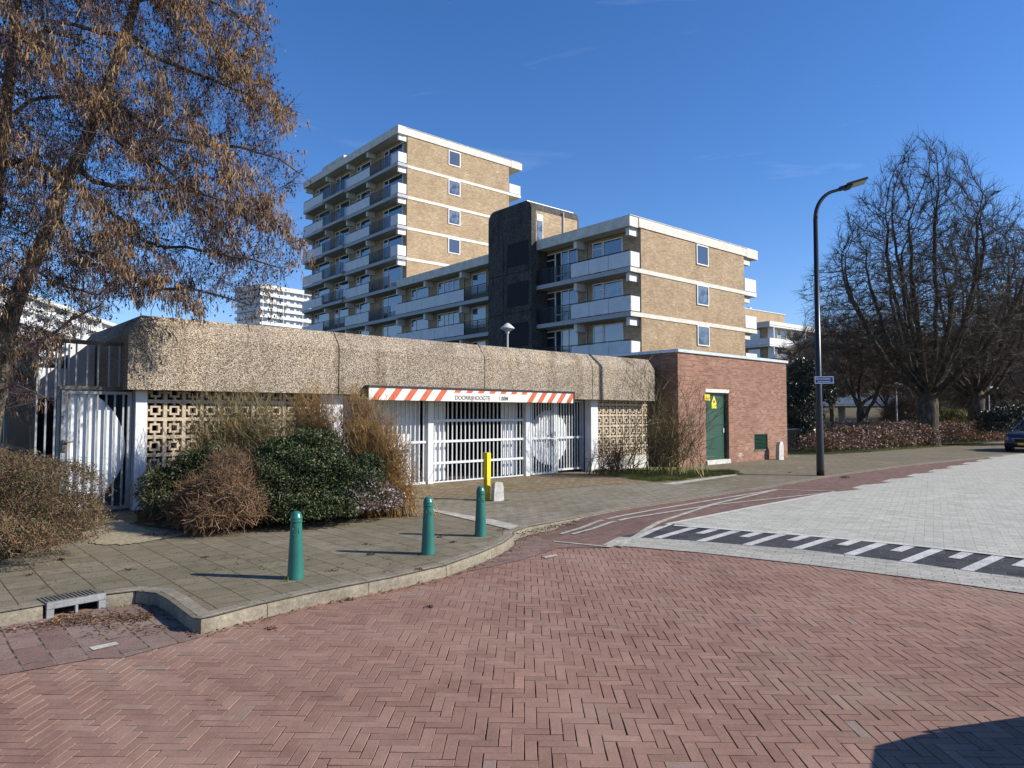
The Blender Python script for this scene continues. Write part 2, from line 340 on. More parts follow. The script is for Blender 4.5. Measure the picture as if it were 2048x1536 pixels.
MT['plateau'] = tile_mat('grey_plateau_blocks', [(.39, .375, .31), (.455, .44, .37), (.51, .495, .42)], .22, .11, R(31.3), (.17, .16, .14), moss=(.38, .37, .31), ms=.010, mottling=.18)
MT['greystrip'] = tile_mat('grey_strip_blocks', [(.34, .32, .27), (.40, .38, .325), (.45, .43, .375)], .22, .088, R(28.3), (.14, .13, .11), moss=(.36, .34, .28), ms=.012, mottling=.18)
MT['tooth'] = tile_mat('dark_blocks', [(.045, .047, .05), (.065, .067, .07), (.085, .087, .088)], .22, .11, R(31.3), (.14, .14, .13), moss=(.07, .07, .065), ms=.008, mottling=.2)
MT['markw'] = tile_mat('white_blocks', [(.48, .465, .42), (.56, .545, .50), (.62, .60, .55)], .22, .11, R(31.3), (.32, .30, .26), moss=(.55, .52, .44), ms=.007, mottling=.25)
MT['paint'] = stone('worn_white_line', (.45, .42, .35), .45, 5)
def roadbrick():
    m = M('road_brick', .85, .25); c = m.n('TexCoord').outputs['Object']; r = m.rnd()
    col = m.ramp(r, [(0, (.235, .134, .096)), (.3, (.268, .156, .113)), (.7, (.285, .167, .121)), (.93, (.302, .180, .132)), (.975, (.325, .190, .135)), (1, (.262, .195, .155))])
    fine = m.noise(120, 3, c, .7); mid = m.noise(9, 6, c, .7); big = m.noise(.35, 5, c, .6)
    col = m.mix(1, col, m.ramp(fine, [(.3, (.80, .80, .80)), (.7, (1.18, 1.18, 1.18))]), 'MULTIPLY')
    col = m.mix(1, col, m.ramp(mid, [(.3, (.86, .86, .87)), (.7, (1.1, 1.09, 1.08))]), 'MULTIPLY')
    col = m.mix(1, col, m.ramp(big, [(.32, (.86, .88, .9)), (.62, (1.08, 1.05, 1.03))]), 'MULTIPLY')
    du = m.noise(.7, 7, c, .7); col = m.mix(m.math('MULTIPLY', m.ramp(du, [(.48, (0, 0, 0)), (.72, (1, 1, 1))]), .38), col, (.31, .255, .195))
    dk = m.noise(2.3, 6, c, .75); col = m.mix(1, col, m.ramp(dk, [(.30, (.80, .79, .78)), (.48, (1, 1, 1))]), 'MULTIPLY')
    spn = m.noise(38, 2, c, .5); col = m.mix(m.ramp(spn, [(.74, (0, 0, 0)), (.78, (.5, .5, .5))]), col, (.42, .36, .31))
    m.base(col); m.bump(fine, .35, .003); return m.m
MT['rbrick'] = roadbrick()
MT['joint'] = stone('joint_sand', (.085, .065, .05), .4, 12)
MT['asphalt'] = stone('road_base', (.10, .075, .065), .2, 4)
MT['carpaint'] = (lambda m: (m.base((.012, .018, .045)), m.b.inputs.__getitem__('Coat Weight').__setattr__('default_value', .8), m.m)[-1])(M('dark_blue_car_paint', .35, .5))
MT['tyre'] = flat('tyre', (.015, .015, .015), .9)
MT['chrome'] = flat('chrome', (.6, .6, .6), .15, .5, 1)
MT['plate'] = flat('orange_plate', (.75, .42, .02), .5, var=.03)
MT['headlight'] = flat('headlight', (.35, .38, .42), .1, .6)
# ------------------------------------------------------------------ ground, road, pavement
NS = (.52, .854)
def zr(x, y):
    s = NS[0] * x + NS[1] * y
    return -.12 + .10 * min(1, max(0, (s - 9.12) / .78))
def zk(x, y): return 0.0
def sheet(name, poly, mat, dz=.004, road=True, kind='structure', holes=None):
    b = bmesh.new(); vs = [b.verts.new((p[0], p[1], 0)) for p in poly]
    for t in tessellate_polygon([[Vector((p[0], p[1], 0)) for p in poly]]):
        try: b.faces.new([vs[i] for i in t])
        except ValueError: pass
    if road:
        for s in (9.12, 9.90):
            bmesh.ops.bisect_plane(b, geom=b.verts[:] + b.edges[:] + b.faces[:], plane_co=(NS[0] * s, NS[1] * s, 0), plane_no=(NS[0], NS[1], 0))
    for v in b.verts: v.co.z = (zr(v.co.x, v.co.y) if road else 0) + dz
    bmesh.ops.recalc_face_normals(b, faces=b.faces)
    for f in b.faces:
        if f.normal.z < 0: f.normal_flip()
    me = bpy.data.meshes.new(name); b.to_mesh(me); b.free(); me.materials.append(mat)
    o = link(bpy.data.objects.new(name, me)); return tag(o, kind=kind)
KERB = [(-13, -4.2), (-4.14, 5.66), (-3.94, 5.875), (-3.62, 6.22), (-3.42, 6.34), (-3.2, 6.28), (-3.0, 6.08), (-2.52, 5.52), (-2.44, 5.49), (-2.36, 5.56), (-2.16, 5.86), (-1.83, 6.25), (-1.18, 6.86), (-.69, 7.42), (-.34, 8.10), (-.09, 8.71), (.03, 9.2), (.03, 9.5), (.25, 9.95), (1.08, 10.85), (1.83, 11.75), (3.7, 13.5), (5.79, 15.42), (7.79, 17.55), (12.2, 21.6), (17.31, 25.55), (31, 36.6), (70, 68)]
gw = lambda u, v: (G.w(u, v).x, G.w(u, v).y)
sheet('ground', [(-900, -300), (1500, -300), (1500, 1800), (-900, 1800)], MT['lawn'], -.30, False)
sheet('road', [(-40, -34), (60, -34), (95, 60), (70.05, 68)] + [(k[0] + .02, k[1] - .02) for k in KERB[::-1][1:]], MT['joint'], -.008)
PAV = [(-40, -34)] + KERB + [gw(95, 13.3), gw(-40, 13.3)]
sheet('pavement', KERB + [gw(95, 13.4), gw(24.8, 13.4), gw(24.8, 26), gw(-30, 26), gw(-30, 3)], MT['tiles'], 0.0, False)
# kerb stones
def kerbstones():
    pts = [Vector((x, y)) for x, y in KERB]; mb = MB(); out = []
    # resample with stones of about 1 m, curved ones where the line bends
    for a, b in zip(pts, pts[1:]):
        n = max(1, int(round((b - a).length / (.12 if (b - a).length < .9 else .98))))
        for i in range(n): out.append(a.lerp(b, i / n))
    out.append(pts[-1]); acc = 0; start = True
    def nrm(i):
        t = (out[min(i + 1, len(out) - 1)] - out[max(i - 1, 0)]).normalized(); return Vector((-t.y, t.x))
    gullyseg = lambda p: (-3.95 < p.x < -3.60 and 5.8 < p.y < 6.25)
    for i in range(len(out) - 1):
        a, b = out[i], out[i + 1]; L = (b - a).length; acc += L
        if a.length > 60: break
        if gullyseg(a) and gullyseg(b): continue
        g = .004 if acc >= .9 else 0
        if acc >= .9: acc = 0
        t = (b - a).normalized(); b2 = b - t * g * 1.6; na, nb = nrm(i), nrm(i + 1)
        h = .004 + random.uniform(-.002, .002)
        prof = lambda p, n: [(p.x, p.y, zr(p.x, p.y) - .06), (p.x + n.x * .005, p.y + n.y * .005, -.045 if zr(p.x, p.y) < -.07 else -.014), (p.x + n.x * .016, p.y + n.y * .016, (-.017 if zr(p.x, p.y) < -.07 else -.005) + h), (p.x + n.x * .045, p.y + n.y * .045, h), (p.x + n.x * .15, p.y + n.y * .15, h), (p.x + n.x * .15, p.y + n.y * .15, -.1)]
        k = 6; vs = prof(a, na) + prof(b2, nb)
        mb.add(vs, [(j, k + j, k + j + 1, j + 1) for j in range(k - 1)] + [tuple(range(k)), tuple(range(k, 2 * k))[::-1]])
    o = mb.build('kerb', MT['kerb'], fix=True); tag(o, kind='structure')
kerbstones()
# road layers
GL = [(-.1, 9.05), (.55, 9.20), (1.19, 9.16), (1.75, 8.94), (2.32, 8.66), (3.33, 8.0), (4.37, 7.2), (4.95, 6.66), (6.3, 5.3), (9.5, 1.6), (13, -3)]
TL = [(1.50, 9.76), (1.96, 9.58), (2.49, 9.32), (3.62, 8.71), (4.44, 8.11), (4.97, 7.66), (5.33, 7.34), (7.5, 5.7), (11.5, 2.6), (16, -1.2)]
def along(poly, t):
    L = [0]
    for a, b in zip(poly, poly[1:]): L.append(L[-1] + math.dist(a, b))
    t = max(0, min(L[-1], t))
    for i in range(len(poly) - 1):
        if t <= L[i + 1]:
            f = (t - L[i]) / (L[i + 1] - L[i]); a, b = poly[i], poly[i + 1]; return (a[0] + (b[0] - a[0]) * f, a[1] + (b[1] - a[1]) * f)
TT = [(2.36, 10.14), (2.99, 9.79), (3.89, 9.30), (4.48, 8.92), (5.12, 8.46), (5.81, 7.92), (8.2, 6.1), (12.4, 2.9), (17, -.9)]
PLW = [(2.36, 10.30), (4.14, 12.04), (6.76, 14.50)]
JAG = [(6.76, 14.5)]
for i in range(22):
    a = Vector(JAG[-1]); d = Vector((.76, .65)).normalized(); n = Vector((-.09, .1)) if i % 2 else Vector((.09, -.1))
    q = a + d * .95; JAG.append((q.x + n.x, q.y + n.y)); JAG.append((q.x - n.x * .2, q.y - n.y * .2 + .12))
sheet('grey_paving_strip', GL[2:] + TL[::-1], MT['greystrip'], .009)
sheet('raised_plateau', PLW + JAG[1:] + [(40, 42), (60, 30), (17, -.9)] + TT[::-1][1:-1], MT['plateau'], .007)
tb = MB()
sheet('dark_ramp_blocks', TL + TT[::-1], MT['tooth'], .008)
def quad(mb, a, b, c, d, dz=.013):
    # subdivide along the ramp so that the sheet follows it
    pa = []
    for t in (0, .25, .5, .75, 1):
        p = (a[0] + (d[0] - a[0]) * t, a[1] + (d[1] - a[1]) * t); q = (b[0] + (c[0] - b[0]) * t, b[1] + (c[1] - b[1]) * t)
        pa += [(p[0], p[1], zr(*p) + dz), (q[0], q[1], zr(*q) + dz)]
    mb.add(pa, [(2 * i, 2 * i + 1, 2 * i + 3, 2 * i + 2) for i in range(4)])
mk = MB(); sl_ = .63; pos = .62; i = 0
def lerp2(a, b, t): return (a[0] + (b[0] - a[0]) * t, a[1] + (b[1] - a[1]) * t)
off0 = .02
for i in range(40):
    s0 = .46 + i * .298
    if s0 > 11: break
    wdt = .125
    b0, b1 = along(TL, s0), along(TL, s0 + wdt); t0, t1 = along(TT, s0 - .19), along(TT, s0 - .19 + wdt)
    if i % 2 == 0: quad(mk, b0, b1, t1, t0)
    else: quad(mk, lerp2(b0, t0, .52), lerp2(b1, t1, .52), t1, t0)
mo = mk.build('white_ramp_stripes', MT['markw'], fix=True); tag(mo, kind='structure')
def line(mb, pts, wd, dz=.012, n=1):
    for a, b in zip(pts, pts[1:]):
        a = Vector(a); b = Vector(b); t = (b - a).normalized(); nn = Vector((-t.y, t.x)) * wd / 2; k = max(1, int((b - a).length / .4))
        for j in range(k):
            p = a.lerp(b, j / k); q = a.lerp(b, (j + 1) / k)
            mb.add([(p.x - nn.x, p.y - nn.y, zr(p.x, p.y) + dz), (q.x - nn.x, q.y - nn.y, zr(q.x, q.y) + dz), (q.x + nn.x, q.y + nn.y, zr(q.x, q.y) + dz), (p.x + nn.x, p.y + nn.y, zr(p.x, p.y) + dz)], [(0, 1, 2, 3)])
ml = MB(); line(ml, [(1.42, 9.34)] + PLW, .10); line(ml, TT, .11)
lb = ml.build('white_edge_line', MT['markw']); tag(lb, kind='structure')
ml = MB()
line(ml, [(.70, 9.98), (2.6, 11.95), (5.69, 14.92)], .075, .0125)
line(ml, [(.86, 9.95), (3.6, 12.38), (6.69, 14.42)], .07, .0135)
line(ml, [(1.24, 9.0), (3.63, 12.49), (5.65, 14.83)], .085, .0145)
line(ml, [(5.69, 14.92), (6.76, 14.57)], .06, .0155); line(ml, [(.56, 9.38), (1.28, 8.98)], .05, .0155)
line(ml, [(1.40, 9.0), (1.62, 9.55)], .06, .0165)
ml.build('crossed_box_marking', MT['paint'])['kind'] = 'structure'
sheet('red_brick_strip', [(.56, 9.42), (1.28, 9.0), (1.6, 9.5)] + PLW + JAG[1:] + [(60, 59.5)] + [k for k in KERB[::-1][1:] if k[0] > .2], MT['redrun'], .004)
sheet('dusty_brick_strip', [(-.62, 7.5), (.1, 8.2), (.6, 8.95), (1.22, 9.0), (.56, 9.42), (.25, 9.95), (.05, 9.5), (.05, 9.2), (-.07, 8.71), (-.32, 8.10)], MT['dusty'], .007)
BAY = [(-4.14, 5.66), (-3.94, 5.875), (-3.62, 6.22), (-3.42, 6.34), (-3.2, 6.28), (-3.0, 6.08), (-2.52, 5.52), (-2.40, 5.40), (-2.75, 4.95), P(190, 1318, -.12), P(0, 1352, -.12), (-12.2, -4.2), (-13, -4.2)]
sheet('parking_bay', BAY, MT['bay'], .006)
def flatq(name, q, mat, dz): sheet(name, q, mat, dz, True)
flatq('white_bay_tile', [P(178, 1297, -.12), P(232, 1286, -.12), P(238, 1291, -.12), P(186, 1303, -.12)], MT['paint'], .010)
flatq('white_road_tile', [P(1085, 1115, -.12), P(1112, 1110, -.12), P(1116, 1113, -.12), P(1092, 1118, -.12)], MT['paint'], .010)
# herringbone bricks, laid one by one
def inside(poly, x, y):
    n = len(poly); c = np.zeros(np.shape(x), bool)
    for i in range(n):
        x0, y0 = poly[i]; x1, y1 = poly[i - 1]
        if y0 == y1: continue
        c ^= ((y0 > y) != (y1 > y)) & (x < (x1 - x0) * (y - y0) / (y1 - y0) + x0)
    return c
def herringbone():
    W, n = .069, 3; i0, i1, j0, j1 = -124, 158, -8, 142; B = []
    for j in range(j0, j1):
        for i in range(i0, i1):
            t = (i + j) % (2 * n)
            if t == 0: B.append((i, j, n, 1))
            elif t == n: B.append((i, j, 1, n))
    B = np.array(B, float) * W; th = R(-1.0); ct, st = math.cos(th), math.sin(th)
    cx = B[:, 0] + B[:, 2] / 2; cy = B[:, 1] + B[:, 3] / 2
    X = cx * ct - cy * st; Y = cx * st + cy * ct
    road_ok = ~inside([(-40, -34)] + [(k[0] - .12, k[1] + .12) for k in KERB[:16]] + [(.1, 20), (-40, 30)], X, Y)
    road_ok &= (NS[0] * X + NS[1] * Y < 8.78)
    road_ok &= (Y > -.3)
    B = B[road_ok]; cx, cy = cx[road_ok], cy[road_ok]; N = len(B); g = .0021
    hx = B[:, 2] / 2 - g + RNG.uniform(-.0015, .001, N); hy = B[:, 3] / 2 - g + RNG.uniform(-.0015, .001, N)
    cx = cx + RNG.normal(0, .0009, N); cy = cy + RNG.normal(0, .0009, N); ang = RNG.normal(0, .008, N); zt = RNG.normal(0, .0008, N)
    tx, ty = RNG.normal(0, .006, N), RNG.normal(0, .006, N)
    V = np.zeros((N, 12, 3))
    for l, (ins, z) in enumerate(((0, -.03), (0, -.0016), (.0016, 0))):
        for k, (sx, sy) in enumerate(((-1, -1), (1, -1), (1, 1), (-1, 1))):
            lx, ly = sx * (hx - ins), sy * (hy - ins); rx = lx * np.cos(ang) - ly * np.sin(ang) + cx; ry = lx * np.sin(ang) + ly * np.cos(ang) + cy
            V[:, l * 4 + k, 0] = rx * ct - ry * st; V[:, l * 4 + k, 1] = rx * st + ry * ct; V[:, l * 4 + k, 2] = -.12 + z + zt + lx * tx + ly * ty
    f = [(8, 9, 10, 11)] + [(l * 4 + k, l * 4 + (k + 1) % 4, l * 4 + 4 + (k + 1) % 4, l * 4 + 4 + k) for l in range(2) for k in range(4)]
    F = (np.array(f)[None] + (np.arange(N) * 12)[:, None, None]).reshape(-1, 4)
    o = mesh_obj('herringbone_road', V.reshape(-1, 3), F, MT['rbrick']); tag(o, kind='structure')
herringbone()
# driveway paving and beds
def irregular(pts, amp, n=8, seed=3):
    r = random.Random(seed); out = []
    for a, b in zip(pts, pts[1:] + pts[:1]):
        for i in range(n): t = i / n; k = amp if i else 0; out.append((a[0] + (b[0] - a[0]) * t + r.uniform(-k, k), a[1] + (b[1] - a[1]) * t + r.uniform(-k, k)))
    return out
sheet('driveway_pavers', [P(1040, 1052), P(860, 1019), P(812, 1004), P(1000, 988), P(1200, 971), P(1300, 966), P(1480, 972), (4.0, 13.95), (3.55, 13.55), (1.7, 11.8), (.98, 10.98), (.2, 10.1)], MT['wave'], .004, False)
sheet('driveway_clinkers', [P(790, 1008), P(1000, 988), P(1200, 971), P(1300, 966)] + [gw(15.6, 12.8), gw(15.6, 13.2), gw(8.0, 13.2)], MT['clinker'], .008, False)
sheet('white_tile_line', [P(1020, 1060), P(975, 1049), P(860, 1022), P(866, 1019), P(990, 1041), P(1040, 1052)], MT['paint'], .009, False)
sheet('light_tile_edge', [P(1322, 968), P(1470, 949), P(1476, 951), P(1350, 970)], MT['paint'], .009, False)
BED1 = [P(-120, 1160), P(60, 1100), P(150, 1075), P(190, 1060), P(175, 1030), gw(1.6, 12.9), gw(-6, 12.9), (-12, 4)]
BED2 = [P(275, 1050), P(380, 1066), P(520, 1056), P(640, 1043), P(770, 1024), P(812, 1006), gw(8.4, 13.0), gw(3.2, 13.0)]
BED3 = [P(1180, 942), P(1225, 962), P(1330, 964), P(1468, 946), P(1425, 938), gw(17.9, 12.6), gw(15.0, 12.8)]
sheet('planting_bed', irregular(BED1[:6], .04) + BED1[6:], MT['soil'], .006, False); sheet('planting_bed', irregular(BED2, .035), MT['soil'], .006, False); sheet('planting_bed', irregular(BED3, .06), MT['bedgrass'], .007, False)
sheet('sandy_path', irregular([P(165, 1066), P(180, 1088), P(240, 1092), P(320, 1080), P(370, 1070), P(290, 1060), P(240, 1040)], .045), flat('sandy_dirt', (.30, .255, .165), .95, var=.45, scale=22), .010, False)
BED4 = [gw(27.2, 12.6), gw(29.5, 11.7), gw(40, 11.0), gw(60, 10.6), gw(95, 10.6), gw(95, 60), gw(24.9, 60), gw(24.9, 13.6)]
sheet('park_lawn', BED4, MT['lawn'], .004, False)
# ------------------------------------------------------------------ garage
go = G.w(10, 12.5)
gar = thing('parking_garage', 'low garage with pebbled concrete parapet, breeze block screens and white columns', 'garage', go, G.rz)
OFF = (10, 12.5, 0)
u0, u1 = 2.92, 17.2; zb, zkk, zt_ = 2.01, 2.92, 3.27; vf, vt_ = 12.5, 12.74
joints = [u0, 6.70, 10.5, 14.36, u1]; pm = MB(OFF)
prof = [(vf, zb), (vf, zkk), (vf + .03, zkk + .07), (vt_, zt_), (vt_ + .25, zt_), (vt_ + .25, zb)]
def loftseg(a0, a1, c0=0, c1=0):
    """front parapet panel; c0/c1 = 1 chamfer that end inward along with the profile"""
    def P3(a, c, s): return [(a + s * (p[0] - vf) * c, p[0], p[1]) for p in prof]
    A0, A1 = P3(a0, c0, 1), P3(a1, c1, -1); k = len(prof)
    pm.add(A0 + A1, [(j, j + 1, k + j + 1, k + j) for j in range(k - 1)] + [(k - 1, 0, k, 2 * k - 1), tuple(range(k))[::-1], tuple(range(k, 2 * k))])
for i, (a, b) in enumerate(zip(joints, joints[1:])): loftseg(a + (.012 if i else 0), b - (.012 if i < 3 else 0), 1 if i == 0 else 0, 0)
pm.build('parapet', MT['parapet'], gar, fix=True)
# return parapet along the left end
pl = MB(OFF); prof2 = [(u0 + .004, zb), (u0 + .004, zkk), (u0 + .034, zkk + .07), (u0 + .24, zt_ - .003), (u0 + .5, zt_ - .003), (u0 + .5, zb)]
vs = []
for v in (vf + .02, 16.5): vs += [(p[0], v + ((p[0] - u0) if v < 13 else 0), p[1]) for p in prof2]
pl.add(vs, [(j, j + 1, 6 + j + 1, 6 + j) for j in range(5)] + [(5, 0, 6, 11), (0, 1, 2, 3, 4, 5)[::-1], (6, 7, 8, 9, 10, 11)])
vs = []
for v, dz in ((16.5, 0), (17.6, .5)): vs += [(p[0], v, p[1] - (dz if p[1] > 2.5 else 0)) for p in prof2]
pl.add(vs, [(j, j + 1, 6 + j + 1, 6 + j) for j in range(5)] + [(5, 0, 6, 11), (6, 7, 8, 9, 10, 11)])
pl.build('side_parapet', MT['parapet'], gar, fix=True)
rf = MB(OFF); rf.box(u0 + .5, 17.6, vt_ + .25, 40, 3.0, 3.12); rf.build('roof', MT['roof'], gar)
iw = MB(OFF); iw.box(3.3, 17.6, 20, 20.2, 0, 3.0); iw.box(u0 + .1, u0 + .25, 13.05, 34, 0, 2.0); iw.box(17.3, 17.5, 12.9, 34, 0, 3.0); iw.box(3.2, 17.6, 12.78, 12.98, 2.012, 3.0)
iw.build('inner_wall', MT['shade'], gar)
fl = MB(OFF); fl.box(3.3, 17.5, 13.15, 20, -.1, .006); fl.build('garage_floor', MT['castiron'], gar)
for a, b in ((3.12, 3.29), (6.45, 6.95), (14.62, 14.90)):
    c = MB(OFF); c.box(a, b, 12.78, 13.02, 0, 2.012, bev=.008); c.build('column', MT['column'], gar)
for q in ((14.9, 17.3, .36), (3.29, 6.45, .30)): lw = MB(OFF); lw.box(q[0], q[1], 12.82, 13.0, 0, q[2]); lw.build('plinth', MT['stub'], gar)  # darker stub concrete used here to put the twigs' shade into the colour
def screen(a0, a1, z0, z1, pitch):
    s = MB(OFF); v0, v1 = 12.84, 12.98; n = int(math.ceil((a1 - a0) / pitch)); k = int(math.ceil((z1 - z0) / pitch)); t = .030
    def bx(x0, x1, za, zc, dv=0):
        x0, x1 = max(x0, a0), min(x1, a1); za, zc = max(za, z0), min(zc, z1)
        if x1 - x0 > .004 and zc - za > .004: s.box(x0, x1, v0 + dv, v1 - dv, za, zc)
    for j in range(k + 1): bx(a0, a1, z0 + j * pitch - t, z0 + j * pitch + t, .004)
    for i in range(n + 1):
        for j in range(k): bx(a0 + i * pitch - t, a0 + i * pitch + t, z0 + j * pitch + t, z0 + (j + 1) * pitch - t)
    for i in range(n):
        for j in range(k):
            cx, cz = a0 + (i + .5) * pitch, z0 + (j + .5) * pitch; h = pitch * .21; w = .017
            bx(cx - h - w, cx + h + w, cz + h - w, cz + h + w, .012); bx(cx - h - w, cx + h + w, cz - h - w, cz - h + w, .012)
            bx(cx - h - w, cx - h + w, cz - h + w, cz + h - w, .012); bx(cx + h - w, cx + h + w, cz - h + w, cz + h - w, .012)
            for d in (-1, 1):
                bx(cx - w, cx + w, cz + (h + w if d > 0 else -pitch / 2 + t), cz + (pitch / 2 - t if d > 0 else -h - w), .016)
                bx(cx + (h + w if d > 0 else -pitch / 2 + t), cx + (pitch / 2 - t if d > 0 else -h - w), cz - w, cz + w, .016)
    s.build('block_screen', MT['block'], gar)
screen(3.29, 6.45, .30, 2.01, .305); screen(14.9, 17.28, .36, 2.01, .305)
# gate with bars
gg = G.w(11.7, 13.1); GOFF = (11.7, 13.1, 0)
gate = thing('vehicle_gate', 'white barred sliding gate with three wide rails across the garage entrance', 'gate', gg, G.rz)
def bars(mb, a, b, z0, z1, n, v=13.1, wd=.030):
    for i in range(n):
        x = a + (b - a) * (i + .5) / n; mb.box(x - wd / 2, x + wd / 2, v - .015, v + .015, z0, z1)
m = MB(GOFF); bars(m, 9.42, 12.26, .03, 1.93, 22, wd=.022); m.build('bar', MT['gate'], gate)['kind'] = 'stuff'
for z in (.0, .47, .97, 1.46, 1.93):
    m = MB(GOFF); m.box(9.40, 12.28, 13.055, 13.08, z - .03 if z else .015, z + .03 if z else .05, bev=.004); m.build('rail', MT['gate'], gate)
for a in (9.25, 12.34):
    m = MB(GOFF); m.box(a, a + .15, 13.02, 13.17, 0, 2.0, bev=.006); m.build('gate_post', MT['gate'], gate)
for q in ((9.42, 9.95), (11.72, 12.30)): m = MB(GOFF); m.box(q[0], q[1], 13.30, 13.31, .05, 1.93); m.build('backing_sheet', MT['perf'], gate)
fp = thing('fence_panel', 'white barred fixed panel left of the sliding gate, half behind the golden bush', 'fence', G.w(8.6, 13.1), G.rz); fo = (8.6, 13.1, 0)
m = MB(fo); bars(m, 6.98, 9.23, .05, 1.98, 19, wd=.026); m.build('bar', MT['gate'], fp)['kind'] = 'stuff'
for z in (.04, .97, 1.96):
    m = MB(fo); m.box(6.98, 9.24, 13.06, 13.08, z - .028, z + .028); m.build('rail', MT['gate'], fp)
m = MB(fo); m.box(6.98, 9.22, 13.34, 13.35, .05, 1.98); m.build('backing_sheet', MT['perf'], fp)
pg = thing('pedestrian_gate', 'white barred pedestrian gate with a round perforated disc behind its latch', 'gate', G.w(13.5, 13.1), G.rz); po = (13.5, 13.1, 0)
m = MB(po); bars(m, 12.62, 13.42, .05, 1.93, 8, wd=.024); m.build('door_bar', MT['gate'], pg)['kind'] = 'stuff'
m = MB(po); bars(m, 13.56, 14.56, .1, 1.95, 9, wd=.024); m.build('side_bar', MT['gate'], pg)['kind'] = 'stuff'
m = MB(po); m.box(12.55, 12.60, 13.06, 13.14, .03, 1.98); m.box(13.42, 13.48, 13.06, 13.14, .03, 1.98); m.box(12.6, 13.42, 13.062, 13.138, 1.93, 1.97); m.box(12.6, 13.42, 13.062, 13.138, .02, .06); m.box(12.6, 13.42, 13.062, 13.08, .94, 1.0); m.build('door_frame', MT['gate'], pg)
m = MB(po); m.box(13.5, 13.55, 13.06, 13.14, .03, 2.0); m.box(14.57, 14.615, 13.06, 13.14, .03, 2.0); m.box(13.55, 14.57, 13.062, 13.138, 1.95, 1.99); m.box(13.55, 14.57, 13.062, 13.138, .08, .13); m.box(13.55, 14.57, 13.062, 13.08, .94, 1.0); m.build('side_frame', MT['gate'], pg)
m = MB(po); m.box(13.36, 13.44, 13.02, 13.058, .80, .92); m.box(13.34, 13.42, 13.0, 13.03, 1.02, 1.14); m.tube([(13.40, 13.0, .98), (13.30, 12.97, .98)], .012, 8); m.build('latch', MT['grey'], pg)
def disc(off, cx, cz, r, v, x0, x1, z0, z1, parent, mat):
    m = MB(off); pts = []
    for k in range(96):
        a = 2 * math.pi * k / 96; x = min(max(cx + r * math.cos(a), x0), x1); z = min(max(cz + r * math.sin(a), z0), z1)
        if not pts or math.dist(pts[-1], (x, z)) > 1e-4: pts.append((x, z))
    m.prism(pts, 'y', v, v + .004); m.build('perforated_disc', mat, parent, fix=True)
disc(po, 13.32, .98, .73, 13.16, 12.6, 14.5, .1, 1.93, pg, MT['perf'])
# left door, fence above and behind
ld = thing('metal_door', 'grey barred metal door with curved perforated plate, left of the breeze blocks', 'door', G.w(2.55, 12.9), G.rz); lo = (2.55, 12.9, 0)
m = MB(lo); bars(m, 2.14, 3.02, .08, 1.93, 7, 12.9, .026); m.build('bar', MT['gateg'], ld)['kind'] = 'stuff'
m = MB(lo); m.box(2.08, 2.14, 12.87, 12.93, .04, 1.98); m.box(3.02, 3.08, 12.87, 12.93, .04, 1.98); m.box(2.14, 3.02, 12.872, 12.928, 1.93, 1.98); m.box(2.14, 3.02, 12.872, 12.928, .04, .09); m.build('frame', MT['gateg'], ld)
disc(lo, 1.95, 1.05, 1.06, 12.95, 2.14, 3.02, .09, 1.93, ld, MT['perf'])
m = MB(lo); m.box(2.10, 2.17, 12.83, 12.868, 1.02, 1.2); m.tube([(2.14, 12.84, 1.16), (2.14, 12.79, 1.16), (2.26, 12.79, 1.17)], .011, 8); m.build('handle', MT['castiron'], ld)
sf = thing('stair_fence', 'tall dark barred fence round the stairwell at the left end of the garage', 'fence', G.w(1.75, 12.9), G.rz); so_ = (1.75, 12.9, 0)
m = MB(so_)
for i in range(3): m.box(1.74 + i * .12, 1.765 + i * .12, 12.88, 12.92, 0, 2.74)
for i in range(6): m.box(2.10 + i * .155, 2.122 + i * .155, 12.885, 12.915, 2.06, 2.74)
m.build('front_bar', MT['gateg'], sf)
m = MB(so_)
for i in range(26): m.box(1.745, 1.775, 13.05 + i * .125, 13.08 + i * .125, 0, 2.70)
m.build('side_bar', MT['iron'], sf)  # near-black instead of the gate grey: shade put into the colour
m = MB(so_); m.box(1.74, 2.96, 12.86, 12.94, 2.74, 2.80); m.box(2.04, 3.06, 12.87, 12.93, 2.0, 2.06); m.box(1.72, 1.80, 12.95, 16.4, 2.70, 2.77); m.box(1.73, 1.79, 12.95, 16.4, 1.0, 1.05); m.build('rail', MT['castiron'], sf)
m = MB(so_); m.box(2.03, 2.075, 12.94, 12.98, 0, 2.74); m.build('post', MT['gateg'], sf); m = MB(so_); m.box(1.72, 1.80, 16.4, 16.48, 0, 2.77); m.build('post', MT['gateg'], sf)
st_ = thing('stair_housing', 'pale concrete stairwell housing seen through the bars of the stair fence', 'wall', G.w(2.2, 15), G.rz)
m = MB((2.2, 15, 0)); m.box(1.95, 2.9, 15.0, 15.15, 1.9, 2.45); m.box(2.5, 2.9, 14.8, 14.99, 1.85, 2.9); m.build('upper_wall', MT['column'], st_)
m = MB((2.2, 15, 0)); m.box(1.9, 2.92, 16.3, 16.5, 0, 2.6); m.build('back_wall', MT['shade'], st_)
